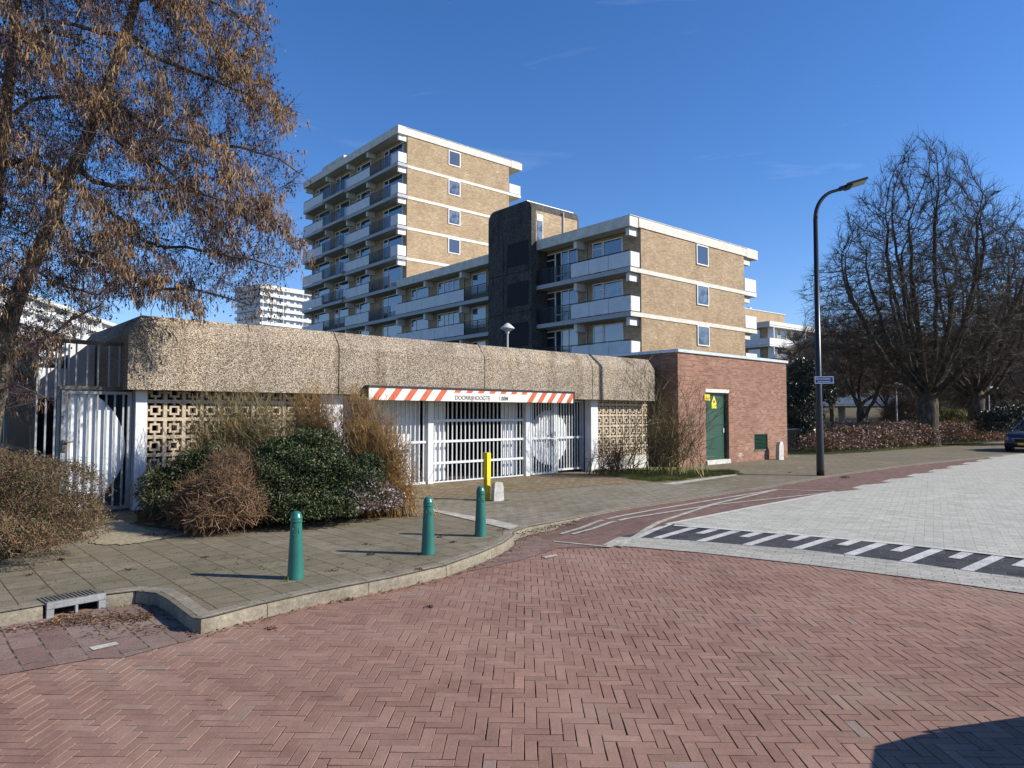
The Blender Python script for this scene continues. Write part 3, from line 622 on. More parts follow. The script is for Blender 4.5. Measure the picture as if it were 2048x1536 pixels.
# clearance sign
sg = thing('clearance_sign', 'long cream board with orange slanted stripes giving the drive-in height over the gate', 'sign', G.w(10.35, 12.35), G.rz); sgo = (10.35, 12.35, 0)
a0, a1, z0, z1 = 7.30, 13.42, 1.90, 2.155
m = MB(sgo); m.box(a0, a1, 12.35, 12.375, z0, z1); m.build('board', MT['signw'], sg)
m = MB(sgo); m.box(a0 - .02, a1 + .05, 12.33, 12.49, z1 + .002, z1 + .045); m.box(a1 + .002, a1 + .05, 12.34, 12.49, z0 + .02, z1); m.box(a0, a1, 12.377, 12.47, 2.03, z1 - .004); m.build('housing', MT['black'], sg)
pitch = .395; sl2 = .20; x = a0 + .05; H = z1 - z0
ks = 0
while x < a1 - .15:
    if 9.25 < x + .1 < 11.55:
        zz = z1 - .065
        t_ = (zz - z0) / H
        m = MB(sgo); m.prism([(x + sl2 * t_, zz), (x + sl2 * t_ + .17, zz), (x + sl2 + .17, z1 - .003), (x + sl2, z1 - .003)], 'y', 12.346, 12.3495); m.build('stripe', MT['signr'], sg, fix=True)
        x += .345
    else:
        m = MB(sgo); m.prism([(x, z0 + .003), (x + .17, z0 + .003), (x + sl2 + .17, z1 - .003), (x + sl2, z1 - .003)], 'y', 12.346, 12.3495); m.build('stripe', MT['signr'], sg, fix=True); x += pitch if x < 9.2 else .35
def text(body, size, mat, parent, loc, rot, name='lettering', sx=1.0, ext=.001):
    c = bpy.data.curves.new('t', 'FONT'); c.body = body; c.size = size; c.extrude = ext; c.offset = size * .012; c.align_x = 'LEFT'
    t = bpy.data.objects.new('t', c); link(t); dg = bpy.context.evaluated_depsgraph_get(); me = bpy.data.meshes.new_from_object(t.evaluated_get(dg))
    bpy.data.objects.remove(t); me.materials.clear(); me.materials.append(mat); me.name = name
    o = link(bpy.data.objects.new(name, me)); o.parent = parent; o.location = loc; o.rotation_euler = rot; o.scale = (sx, 1, 1); return o
text('DOORRIJHOOGTE', .135, MT['blackg'], sg, (9.50 - sgo[0], -.003, z0 + .035), (R(90), 0, 0), sx=.93)
text('1.88M', .135, MT['blackg'], sg, (10.80 - sgo[0], -.003, z0 + .035), (R(90), 0, 0), sx=.93)
# ------------------------------------------------------------------ brick substation
sb = thing('brick_substation', 'flat-roofed red brick transformer building with green door and louvre', 'building', G.w(20, 12.1), G.rz); bo = (20, 12.1, 0)
B0, B1, VB, BH = 17.86, 24.85, 12.12, 3.50
m = MB(bo)
for (x0, x1, za, zc) in ((B0, 19.38, 0, BH), (20.76, B1, .92, BH), (19.38, 20.76, 2.36, BH), (20.76, 22.42, 0, .92), (23.36, B1, 0, .92), (22.42, 23.36, 0, .38)):
    m.box(x0, x1, VB, VB + .25, -.3 if za == 0 else za, zc)
m.box(B0, B0 + .25, VB + .25, VB + 7, -.3, BH); m.box(B1 - .25, B1, VB + .25, VB + 7, -.3, BH); m.box(B0 + .25, B1 - .25, VB + 6.75, VB + 7, -.3, BH)
m.build('wall', MT['red'], sb)
m = MB(bo); m.box(B0 - .05, B1 + .06, VB - .06, VB + 7.05, BH, BH + .10, bev=.01); m.build('roof_edge', MT['zinc'], sb)
m = MB(bo); m.box(19.36, 20.78, VB - .012, VB + .10, 2.31, 2.42); m.build('lintel', MT['sill'], sb)
m = MB(bo); m.box(19.37, 20.77, VB - .05, VB + .2, -.1, .13, bev=.01); m.build('doorstep', MT['stub'], sb)
dr = MB(bo); dr.box(19.40, 20.74, VB + .13, VB + .18, .14, 2.30); dr.box(19.40, 19.44, VB + .10, VB + .129, .14, 2.30); dr.box(20.70, 20.74, VB + .10, VB + .129, .14, 2.30); dr.box(19.44, 20.70, VB + .10, VB + .129, 2.26, 2.30); door = dr.build('door', MT['green'], sb)
m = MB(bo); m.box(20.57, 20.63, VB + .10, VB + .128, 1.0, 1.15); m.build('handle', MT['zinc'], door)
m = MB(bo); m.prism([(19.92, 1.80), (20.20, 1.80), (20.20, 1.98), (20.06, 2.22), (19.92, 1.98)], 'y', VB + .118, VB + .128); ws = m.build('warning_sign', MT['yelsign'], door, fix=True)
m = MB(bo); m.prism([(20.0, 1.985), (20.12, 1.985), (20.06, 2.10)], 'y', VB + .114, VB + .117); m.prism([(20.055, 2.01), (20.07, 2.01), (20.075, 2.05), (20.05, 2.04)], 'y', VB + .1115, VB + .1135); m.build('pictogram', MT['blackg'], ws, fix=True)
m = MB(bo); m.box(19.28, 19.58, VB - .03, VB - .005, 2.05, 2.24); yb = m.build('number_plate', MT['yelsign'], sb)
m = MB(bo); m.box(19.31, 19.55, VB - .034, VB - .031, 2.10, 2.115); m.box(19.31, 19.50, VB - .034, VB - .031, 2.16, 2.17); m.build('text_line', MT['blackg'], yb)
m = MB(bo); m.box(22.42, 23.36, VB + .12, VB + .14, .38, .92)
for i in range(11): z = .40 + i * .048; m.prism([(VB + .03, z), (VB + .11, z + .035), (VB + .11, z + .042), (VB + .03, z + .008)], 'x', 22.44, 23.34)
m.box(22.42, 23.36, VB + .02, VB + .12, .885, .92); m.build('louvre', MT['green'], sb, fix=True)
m = MB(bo); m.box(22.38, 23.40, VB - .02, VB + .1, .32, .38); m.build('sill', MT['castiron'], sb)
# small guard stone at the corner
gs = MB(); c_ = P(1563, 919)
gs.prism([(-.14, 0), (.14, 0), (.13, .5), (.08, .62), (0, .66), (-.08, .62), (-.13, .5)], 'y', -.07, .07)
o = gs.build('guard_stone', MT['stub'], fix=True); o.location = (c_[0] - .1, c_[1] - .1, 0); o.rotation_euler = (0, R(2), R(35)); tag(o, 'round-topped pale guard stone at the right corner of the brick building', 'stone')
# shed and iron fence right of it
sh = thing('timber_shed', 'narrow grey boarded shed just right of the brick building', 'shed', G.w(25.8, 14.5), G.rz); sho = (25.8, 14.5, 0)
m = MB(sho)
for i in range(7): m.box(25.3 + i * .16, 25.45 + i * .16, 13.9, 13.93, .0, 2.45 )
m.box(25.3, 26.4, 13.94, 16, .0, 2.42); m.build('wall', MT['woodgrey'], sh)
m = MB(sho); m.box(25.2, 26.55, 13.8, 16.1, 2.46, 2.55); m.build('roof', MT['fascia'], sh)
ff = thing('iron_fence', 'low black iron bar fence between the shed and the hedge', 'fence', G.w(27, 14), G.rz); ffo = (27, 14, 0)
m = MB(ffo)
for i in range(24): m.box(26.6 + i * .14, 26.62 + i * .14, 13.9, 13.92, 0, 1.0)
m.build('bar', MT['iron'], ff); m = MB(ffo); m.box(26.5, 30, 13.89, 13.93, .95, .99); m.box(26.5, 30, 13.89, 13.93, .12, .15); m.build('rail', MT['iron'], ff)
# ------------------------------------------------------------------ apartment block
def aw(u, v): return A.w(u, v)
apt = thing('apartment_block', 'tan brick apartment block, four floors in front stepping up to a tower', 'apartment block', aw(7, 0), A.rz)
AO = (7, 0, 0)
LF = [2.4, 5.35, 8.3, 11.22]                  # balcony slab tops, low part
TF = [2.4, 5.3, 8.2, 11.15, 14.15, 17.1, 20.15, 23.25, 26.35]
UB = 1.15                                     # recessed front wall
m = MB(AO)
m.box(UB, 13.75, .02, .5, -.3, 13.97)                            # gable of the low part
m.box(UB, UB + .25, .5, 29.1, -.3, 13.97)
m.box(13.5, 13.75, .5, 29.1, -.3, 13.97)
m.box(UB, 14.35, 29.15, 29.6, -.3, 29.25); m.box(UB, UB + .25, 29.6, 51.0, -.3, 29.25); m.box(14.1, 14.35, 29.6, 51.0, -.3, 29.25); m.box(UB + .25, 14.1, 50.7, 51.0, -.3, 29.25)
m.build('brick_wall', MT['tan'], apt)
# roofs and fascias
m = MB(AO); m.box(0, .9, 0, 29.1, 13.92, 14.62); m.box(.902, 15.0, -.05, 29.1, 13.97, 14.58); m.box(14.1, 15.7, -.06, 29.1, 13.93, 14.62)
m.box(0.003, 15.5, -.052, 29.1, 14.621, 14.66); m.build('low_roof', MT['sill'], apt)
m = MB(AO); m.box(-.02, .93, 29.0, 51.2, 29.25, 30.02); m.box(.94, 14.6, 29.06, 51.1, 29.28, 29.98); m.box(14.62, 16.2, 29.03, 51.1, 29.24, 30.0); m.box(-.05, .93, 40.45, 45.8, 30.03, 30.35); m.box(0, 15.9, 29.02, 51.1, 30.021, 30.06)
m.build('tower_roof', MT['sill'], apt)
for z in LF[1:]:
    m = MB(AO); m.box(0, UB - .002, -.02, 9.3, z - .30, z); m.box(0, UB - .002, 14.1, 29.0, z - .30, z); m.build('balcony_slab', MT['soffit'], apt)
    m = MB(AO); m.box(.02, 13.74, -.03, .018, z - .29, z - .01); m.box(13.76, 15.5, -.02, 8, z - .30, z); m.build('floor_band', MT['sill'], apt)
for z in TF[1:]:
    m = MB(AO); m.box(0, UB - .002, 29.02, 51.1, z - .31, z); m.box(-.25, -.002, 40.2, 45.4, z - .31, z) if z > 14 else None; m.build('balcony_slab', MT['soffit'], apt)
    if z > 14.2:
        m = MB(AO); m.box(.02, 14.34, 29.10, 29.148, z - .30, z - .02); m.box(14.36, 16.1, 29.1, 40, z - .31, z); m.build('floor_band', MT['sill'], apt)
WC = {}
def window(kind, w, h, parent, loc, rz=0):
    """kind: door / win / combo. local x along the wall, y into the wall"""
    key = (kind, round(w, 2), round(h, 2))
    if key not in WC:
        f = MB(); t = .075
        f.box(-w / 2, w / 2, -.06, .02, 0, t); f.box(-w / 2, w / 2, -.06, .02, h - t, h); f.box(-w / 2, -w / 2 + t, -.06, .02, t, h - t); f.box(w / 2 - t, w / 2, -.06, .02, t, h - t)
        if kind in ('door', 'combo', 'bay'):
            f.box(-w / 2 + t, (w / 2 - t) if kind == 'door' else (-w / 2 + .95), -.05, .018, h - .52, h - .45)
        if kind == 'combo': f.box(-w / 2 + .88, -w / 2 + .98, -.055, .018, t, h - t)
        if kind == 'bay':
            for q in (.30, .50, .72): f.box(-w / 2 + w * q - .06, -w / 2 + w * q + .06, -.055, .018, t, h - t)
            f.box(-w / 2 + w * .30, w / 2 - .9, -.052, .015, .6, .68)
        g = MB(); g.box(-w / 2 + .02, w / 2 - .02, -.022, -.008, .02, h - .02)
        fo_ = f.build('window' if kind != 'door' else 'balcony_door', MT['wpaint']); po_ = g.build('pane', MT['glass'])
        WC[key] = (fo_.data, po_.data, fo_.name.split('.')[0]); bpy.data.objects.remove(fo_); bpy.data.objects.remove(po_)
    fd, pd, nm = WC[key]
    a = link(bpy.data.objects.new(nm, fd)); a.parent = parent; a.location = (loc[0] - parent['ox'], loc[1] - parent['oy'], loc[2]); a.rotation_euler = (0, 0, rz)
    b = link(bpy.data.objects.new('pane', pd)); b.parent = a; return a
apt['ox'], apt['oy'] = 7.0, 0.0
def side_open(kind, v0, v1, z, h, zo=0): window(kind, v1 - v0, h, apt, (UB - .005, (v0 + v1) / 2, z + zo), R(-90))
WH = 2.42
for k, z in enumerate(LF):
    if z < 5: continue
    side_open('win', 1.55, 3.30, z, 1.75, .72); side_open('door', 3.35, 4.3, z, WH, .08); side_open('bay', 5.78, 9.1, z, WH, .08)
    side_open('win', 16.5, 18.45, z, 1.75, .7); side_open('bay', 20.3, 23.65, z, WH, .08); side_open('combo', 25.2, 28.2, z, 1.9, .6)
for z in TF:
    if z < 5: continue
    side_open('combo', 29.9, 33.6, z, 2.45, .08); side_open('win', 36.4, 38.6, z, 1.8, .7); side_open('door', 38.65, 39.5, z, 2.45, .08)
    side_open('door', 43.6, 44.6, z, 2.45, .08); side_open('win', 41.2, 43.5, z, 1.8, .7); side_open('combo', 46.0, 50.0, z, 1.9, .65)
for z in (12.43, 9.5, 6.55): window('win', 1.45, 1.46, apt, (8.1, -.0, z))
for z in (27.55, 24.45, 21.35, 18.3): window('win', 1.5, 1.55, apt, (6.85, 29.13, z))
def panel(v0, v1, z, u=0.0, h=1.05):
    m = MB(AO); m.box(u, u + .03, v0 + .02, v1 - .02, z + .06, z + h - .02); m.build('balcony_panel', MT['white'], apt)
def rail(v0, v1, z, bars_=True, u=0.0):
    m = MB(AO)
    if bars_:
        n = int((v1 - v0) / .13)
        for i in range(n + 1): v = v0 + (v1 - v0) * i / n; m.box(u, u + .02, v - .021, v + .021, z + .05, z + 1.02)
    k = max(1, int(round((v1 - v0) / 1.9)))
    for i in range(k + 1): v = v0 + (v1 - v0) * i / k; m.box(u - .005, u + .04, v - .02, v + .02, z, z + 1.08)
    m.box(u - .01, u + .04, v0, v1, z + 1.08, z + 1.14); m.build('railing', MT['iron'], apt)
for z in LF[1:]:
    for a, b in ((-.02, 1.87), (1.87, 3.65), (3.65, 5.4)): panel(a, b, z)
    rail(5.4, 9.2, z); rail(0, 5.4, z, False, .035)
    m = MB(AO); m.box(.02, .95, -.02, .005, z + .06, z + 1.03); m.build('end_panel', MT['white'], apt)
    for a, b in ((18.11, 20.28), (20.28, 22.49), (22.49, 24.71), (24.71, 27.0), (27.0, 29.3)): panel(a, b, z)
    rail(14.3, 18.1, z); rail(18.1, 29, z, False, .035)
    m = MB(AO); m.box(13.78, 15.4, -.03, 0, z + .06, z + 1.03); m.build('end_panel', MT['white'], apt)
    for v in (.25, 5.05, 18.8, 24.45):
        m = MB(AO); m.box(.25, UB - .005, v, v + .3, z - .85, z - .302); m.build('slab_beam', MT['white'], apt)
    m = MB(AO); m.box(13.78, 14.9, .25, .5, z - .8, z - .302); m.build('slab_beam', MT['sill'], apt)
for v in (.25, 5.05, 18.8, 24.45):
    m = MB(AO); m.box(.25, UB - .005, v, v + .3, 13.4, 13.918); m.build('slab_beam', MT['white'], apt)
m = MB(AO); m.box(13.8, 14.9, .2, .5, 13.4, 13.92); m.build('slab_beam', MT['sill'], apt)
for z in TF[1:]:
    if z > 14.2: panel(29.02, 30.3, z); 
    if z > 14.2:
        m = MB(AO); m.box(.02, .95, 28.98, 29.02, z + .06, z + 1.03); m.build('end_panel', MT['white'], apt)
        m = MB(AO); m.box(14.4, 16.0, 29.1, 29.13, z + .06, z + 1.03); m.build('end_panel', MT['white'], apt)
    rail(30.3, 34.6, z)
    for a, b in ((34.6, 37.2), (37.2, 39.9), (45.3, 47.3), (47.3, 49.2), (49.2, 51.1)): panel(a, b, z)
    rail(34.6, 39.9, z, False, .035); rail(45.3, 51.0, z, False, .035); rail(40.0, 45.2, z, True, -.22 if z > 14 else 0)
for z in TF[2:] + [29.55]:
    for v in (29.25, 35.45, 39.95, 45.2, 50.75):
        m = MB(AO); m.box(.2, UB - .005, v, v + .26, z - .85, z - .312); m.build('slab_beam', MT['white'], apt)
# stair tower of dark concrete
def rr(v0, v1, z1, r, n=6):
    p = [(v0, -.3), (v1, -.3)] + [(v1 - r + r * math.cos(R(90) * k / n), z1 - r + r * math.sin(R(90) * k / n)) for k in range(n + 1)]
    return p + [(v0 + r - r * math.sin(R(90) * k / n), z1 - r + r * math.cos(R(90) * k / n)) for k in range(n + 1)]
m = MB(AO); m.prism(rr(8.98, 14.15, 17.75, .75), 'x', -.5, 4.55); m.build('stair_tower', MT['darkconc'], apt, fix=True)
m = MB(AO); m.box(-.1, 4.35, 8.955, 8.978, 14.6, 16.95); m.build('stair_brick_face', MT['tan'], apt)
m = MB(AO); m.box(.02, .55, 8.93, 8.954, 14.6, 16.2); m.build('stair_window', MT['glass'], apt)
m = MB(AO); m.box(-.0, .62, 8.92, 8.953, 16.2, 16.7); m.box(.56, .62, 8.92, 8.953, 14.6, 16.2); m.build('stair_window_frame', MT['sill'], apt)
m = MB(AO); m.tube([(2.75, 8.90, 14.6), (2.75, 8.90, 17.3)], .07, 8); m.build('drainpipe', MT['grey'], apt)
m = MB(AO); m.box(-.4, 4.6, 9.6, 13.6, 17.752, 17.80); m.build('stair_roof_trim', MT['zinc'], apt)
for z in (13.5, 10.4, 7.3, 4.2):
    m = MB(AO); m.box(-.53, -.502, 9.35, 11.75, z - .55, z + 1.25); m.build('stair_glazing', MT['shade'], apt)
    m = MB(AO); m.box(-.56, -.502, 8.99, 14.1, z - 1.05, z - .95); m.box(-.56, -.502, 12.25, 12.35, z - .95, z + 1.9); m.build('concrete_rib', MT['darkconc'], apt)
for v in (12.3, 19.6, 4.9):
    m = MB(AO); m.tube([(UB - .06, v, 2), (UB - .06, v, 13.9)], .05, 6); m.build('drainpipe', MT['grey'], apt)
m = MB(AO); m.box(UB + .3, 13.4, .6, 29, 13.9, 13.96); m.build('flat_roof', MT['roof'], apt)
# balcony clutter: small potted shrub on the low part
# ------------------------------------------------------------------ distant blocks
def block(name, label, deg, ox, oy, L, Dp, floors, fh, both=True, wallm='tan', bays=None, penthouse=None, faceV=-1, ztop=.8):
    F_ = Frame(deg, ox, oy); t = thing(name, label, 'apartment block', (ox, oy, 0), F_.rz); H = floors * fh
    m = MB(); m.box(1.2, L, 1.3, Dp, -1, H); m.build('wall', MT[wallm], t)
    m = MB(); m.box(-.1, L + .2, -.1, Dp + .2, H, H + ztop); m.build('roof', MT['sill'], t)
    g = MB(); fr_ = MB(); n = int((L - 2) / 3.3); wk = []
    for k in range(floors):
        z = k * fh
        s = MB(); s.box(0, L, 0, 1.29, z + fh - .25, z + fh); 
        if both: s.box(0, 1.19, 1.3, Dp, z + fh - .25, z + fh)
        if k: s.box(0, L, 0, .08, z + .05, z + 1.1)
        if k and both: s.box(0, .08, .1, Dp, z + .05, z + 1.1)
        s.build('balcony', MT['white'], t)
        for i in range(n):
            x = 2 + i * 3.3; wdt = 1.9 if i % 2 else 2.4; wk.append((x, z, wdt))
            if i % 3 == 0: fr_.box(x - .6, x - .45, .1, 1.24, z, z + fh - .25)
        if both:
            for i in range(int((Dp - 3) / 3.3)):
                y = 2.5 + i * 3.3; g.box(1.14, 1.19, y, y + 2.2, z + .7, z + fh - .5)
    for q, (x, z, wdt) in enumerate(sorted(wk, key=lambda a: -a[1])[:100]):
        key = ('far', wdt, fh)
        if key not in WC:
            m = MB(); m.box(0, wdt, -.03, .0, 0, fh - 1.0, 0); m.box(.1, wdt - .1, -.06, -.032, .1, fh - 1.1, 1); o = m.build('window', [MT['wpaint'], MT['glass']]); WC[key] = o.data; bpy.data.objects.remove(o)
        o = link(bpy.data.objects.new('window', WC[key])); o.parent = t; o.location = (x, 1.297, z + .6)
    rest = sorted(wk, key=lambda a: -a[1])[100:]
    if rest:
        m = MB()
        for x, z, wdt in rest: m.box(x, x + wdt, 1.24, 1.298, z + .6, z + fh - .4, 0); m.box(x + .1, x + wdt - .1, 1.2, 1.238, z + .7, z + fh - .5, 1)
        m.build('lower_windows', [MT['wpaint'], MT['glass']], t)['kind'] = 'stuff'
    if both: g.build('side_windows', MT['glass'], t)['kind'] = 'stuff'
    fr_.build('balcony_divider', MT['wpaint'], t)['kind'] = 'stuff'
    if penthouse:
        m = MB(); m.box(*penthouse); m.build('roof_housing', MT['tan'], t)
        m = MB(); a = penthouse; m.box(a[0] - .1, a[1] + .1, a[2] - .1, a[3] + .1, a[5], a[5] + .15); m.box(a[0] + 3, a[0] + 4, a[2] + 1, a[2] + 2, a[5] + .15, a[5] + .8); m.box(a[0] + 6, a[0] + 6.6, a[2] + 1, a[2] + 2, a[5] + .15, a[5] + .7); m.build('roof_trim', MT['zinc'], t)
    return t
block('gallery_flat', 'long white gallery flat far behind the alder at the left', -11.6, -104.0, 135, 120, 12, 9, 3.1, False, 'column', ztop=.7) 
block('high_rise', 'distant white high-rise with stacked balconies left of the tan tower', 38, -106.5, 290, 34, 20, 18, 3.08, True, 'column', ztop=1.6)
block('balcony_flat', 'white-balconied block right of the front gable with a brick roof housing', 52, 42.0, 112, 26, 14, 5, 3.25, True, 'tan', (0,), (4, 20, 9, 15, 17.0, 20.6), ztop=.6)
block('shaded_flat', 'grey shaded flat with window bands behind the bare trees at the right', 97, 44.5, 103, 26, 12, 4, 3.1, False, 'tan', ztop=.5)
block('far_flat', 'low flat roof behind the bare trees, furthest right', 84, 74.0, 118, 40, 12, 3, 3.1, False, 'darkconc', ztop=.5)
# ------------------------------------------------------------------ street furniture
def bollard(label, px, py):
    x, y = P(px, py); b = thing('bollard', label, 'bollard', (x, y, .004), R(14), 'green bollards on the corner')
    m = MB(); m.lathe([(.081, -.1), (.081, .005), (.078, .02), (.068, .25), (.0545, .53), (.0545, .545), (.058, .548), (.059, .555), (.056, .565), (.0565, .575), (.058, .58), (.058, .592), (.053, .60), (.048, .62), (.037, .638), (.022, .648), (.004, .651)], 40)
    m.build('post', MT['bollard'], b, smooth=True)
    m = MB(); 
    def wrap(s, z, d): a = s / .0575; r = .0562 + d + (.5 - z) * .045; return (r * math.sin(a), -r * math.cos(a), z)
    out = [(-.028, .50), (.028, .50), (.028, .44), (.018, .428), (0, .422), (-.018, .428), (-.028, .44)]
    for i in range(len(out)):
        a, b2 = out[i], out[(i + 1) % len(out)]; m.tube([wrap(*a, .001), wrap((a[0] + b2[0]) / 2, (a[1] + b2[1]) / 2, .001), wrap(*b2, .001)], .0038, 5)
    for k in range(12):
        a = R(30 * k); c = R(30 * (k + 1)); m.tube([wrap(.013 * math.cos(a), .465 + .017 * math.sin(a), .001), wrap(.013 * math.cos(c), .465 + .017 * math.sin(c), .001)], .0032, 5)
    m.tube([wrap(-.006, .468, .001), wrap(.006, .468, .001)], .0025, 5); m.build('emblem', MT['bollard'], b, smooth=True)
    return b
bollard('green bollard nearest the camera, left one of three on the corner', 591, 1157)
bollard('green bollard in the middle of the three on the corner', 856, 1108)
bollard('green bollard farthest back, by the end of the kerb', 961, 1072)
yx, yy = P(974, 1000)
yp = thing('yellow_post', 'yellow square steel post standing before the garage gate', 'post', (yx, yy, 0), R(50))
m = MB(); m.box(-.045, .045, -.045, .045, 0, .41, bev=.004); m.build('lower_post', flat('scuffed_yellow', (.55, .46, .03), .7, var=.35, scale=12), yp); m = MB(); m.box(-.05, .05, -.05, .05, .41, .885, bev=.004); m.build('upper_sleeve', MT['yellow'], yp)
cx_, cy_ = P(993, 1001)
m = MB(); m.prism([(-.105, -.05), (.105, -.05), (.09, .26), (.07, .335), (.02, .35), (-.07, .345), (-.088, .3)], 'y', -.07, .07); o = m.build('concrete_stub', MT['stub'], fix=True)
o.location = (cx_ + .02, cy_ - .05, 0); o.rotation_euler = (R(-3), R(2), R(25)); tag(o, 'worn white concrete stub right beside the yellow post', 'bollard')
# tall street lamp
lx, ly = P(1641, 951)
lamp = thing('street_lamp', 'tall black street lamp with curved arm and flat head beside the road', 'street lamp', (lx, ly, 0), 0)
m = MB(); pts = [(0, 0, 0), (0, 0, .15), (0, 0, 1.8), (-.0, 0, 1.85), (-.0, 0, 6.8)]; rad = [.098, .098, .088, .080, .058]
m.tube(pts, rad, 16); m.build('pole', MT['black'], lamp, smooth=True)
arm = [(0, 0, 6.8)]
for k in range(1, 10): a = R(10 * k * .82); arm.append((.62 * (1 - math.cos(a)), 0, 6.8 + .78 * math.sin(a)))
e = arm[-1]; arm += [(e[0] + .14, 0, e[2] + .04), (e[0] + .26, 0, e[2] + .09)]
m = MB(); m.tube(arm, [.058 - .0016 * k for k in range(len(arm))], 12); m.build('arm', MT['black'], lamp, smooth=True)
hx_, hz_ = arm[-1][0], arm[-1][2]
hd = thing('head', None, None, (hx_, 0, hz_)); hd.parent = lamp; hd.rotation_euler = (R(-16), R(-17), 0)
m = MB(); m.box(-.06, .22, -.055, .055, -.05, .05, bev=.012); m.box(.12, .70, -.15, .15, -.01, .045, bev=.012); m.box(.10, .26, -.11, .11, -.055, -.008, bev=.01); m.build('housing', MT['black'], hd)
m = MB(); m.box(.28, .67, -.115, .115, -.016, -.0105); m.build('lens', MT['lens'], hd)
for k, (n, o) in enumerate([(x.name, x) for x in hd.children]): pass
# make head a plain part: move its meshes directly under the lamp
hm = Matrix.Translation((hx_, 0, hz_)) @ hd.rotation_euler.to_matrix().to_4x4()
for o in list(hd.children):
    o.data.transform(hm); o.parent = lamp
    if o.name.startswith('housing'): o.name = 'lamp_head'; head_o = o
for o in list(lamp.children):
    if o.name.startswith('lens'): o.parent = head_o
bpy.data.objects.remove(hd)
pz = 2.45; dd = math.hypot(lx, ly)
ss = thing('street_name_sign', 'blue and white street name plate fixed to the tall lamp post', 'street sign', (lx, ly, 2.50), R(-8))
m = MB(); m.box(-.13, .34, -.125, -.108, -.09, .10); m.build('plate', MT['white'], ss)
m = MB(); m.box(-.108, .318, -.128, -.1255, -.066, .076); m.build('blue_field', MT['blue'], ss)
text('Hammarskjöldlaan', .070, MT['wpaint'], ss, (-.100, -.130, .010), (R(90), 0, 0), sx=.69, ext=.0005)
m = MB()
for a, b in ((-.06, .03), (.04, .12), (.13, .26)): m.box(a, b, -.1305, -.1285, -.045, -.028)
m.build('small_text', MT['wpaint'], ss); m = MB(); m.box(-.05, .05, -.107, -.06, -.05, .06); m.build('bracket', MT['black'], ss)
def mushroom(label, px, pytop, depth, r=.33):
    top = D(px, pytop, depth); t = thing('park_lamp', label, 'street lamp', (top.x, top.y, 0), 0, 'mushroom-headed park lamps')
    h = top.z; m = MB(); m.tube([(0, 0, 0), (0, 0, .9), (0, 0, h - .35)], [.06, .05, .035], 8); m.build('pole', MT['grey'], t, smooth=True)
    m = MB(); m.lathe([(.05, h - .38), (.07, h - .30), (r, h - .20), (r, h - .17), (r * .55, h - .07), (.05, h - .01), (.01, h)], 24); m.build('lamp_head', MT['lampw'], t, smooth=False); return t
mushroom('grey mushroom lamp showing above the garage roof before the dark stair tower', 1015, 646, 24, .24)
mushroom('park lamp at the left, rising behind the garage end under the alder branches', 168, 514, 20.5, .42)
mushroom('park lamp just left of the big bare tree trunk', 1792, 765, 42, .55)
mushroom('park lamp right of the second bare tree, furthest right', 1977, 772, 55, .65)
x, y = P(1942, 880); bs = thing('traffic_sign', 'narrow blue traffic sign on a thin pole between the two big bare trunks', 'sign', (D(1942, 830, 46).x, 46, 0), 0)
m = MB(); m.tube([(0, 0, 0), (0, 0, 3.0)], .04, 8); m.build('pole', MT['grey'], bs); m = MB(); m.box(-.12, .16, -.06, -.05, 2.2, 3.0); m.build('plate', flat('bright_blue', (.05, .17, .6), .5), bs); m = MB(); m.box(-.17, -.121, -.06, -.05, 2.2, 3.0); m.build('plate_edge', MT['white'], bs)
x = D(1660, 850, 44); m = MB(); m.box(-.3, .3, -.3, .3, 0, .95, bev=.05); m.box(-.34, .34, -.34, .34, .952, 1.1, bev=.06); o = m.build('waste_bin', flat('bin_green', (.02, .12, .07), .4), fix=True); o.location = (x.x, 44, .0); tag(o, 'small green litter bin behind the hedge, right of the lamp pole', 'bin')
# kerb gully
gl = thing('street_gully', 'cast iron kerb gully with slotted lid in the left kerb', 'drain', (-3.765, 6.063, 0), math.atan2(6.25 - 5.66, -3.62 + 4.14))
m = MB(); m.box(-.235, .215, -.014, .03, -.045, .012, bev=.005); m.box(-.235, -.18, -.012, .03, -.17, -.046); m.box(.16, .215, -.012, .03, -.17, -.046); m.box(-.02, .0, -.01, .03, -.17, -.046); m.build('face', MT['gullyface'], gl)
m = MB(); m.box(-.235, .215, .032, .27, -.03, .008)
for i in range(13): m.box(-.21 + i * .031, -.193 + i * .031, .05, .25, .0085, .014)
m.build('lid', MT['castiron'], gl); m = MB(); m.box(-.235, .215, .2, .27, -.2, -.03); m.build('inside', MT['shade'], gl)
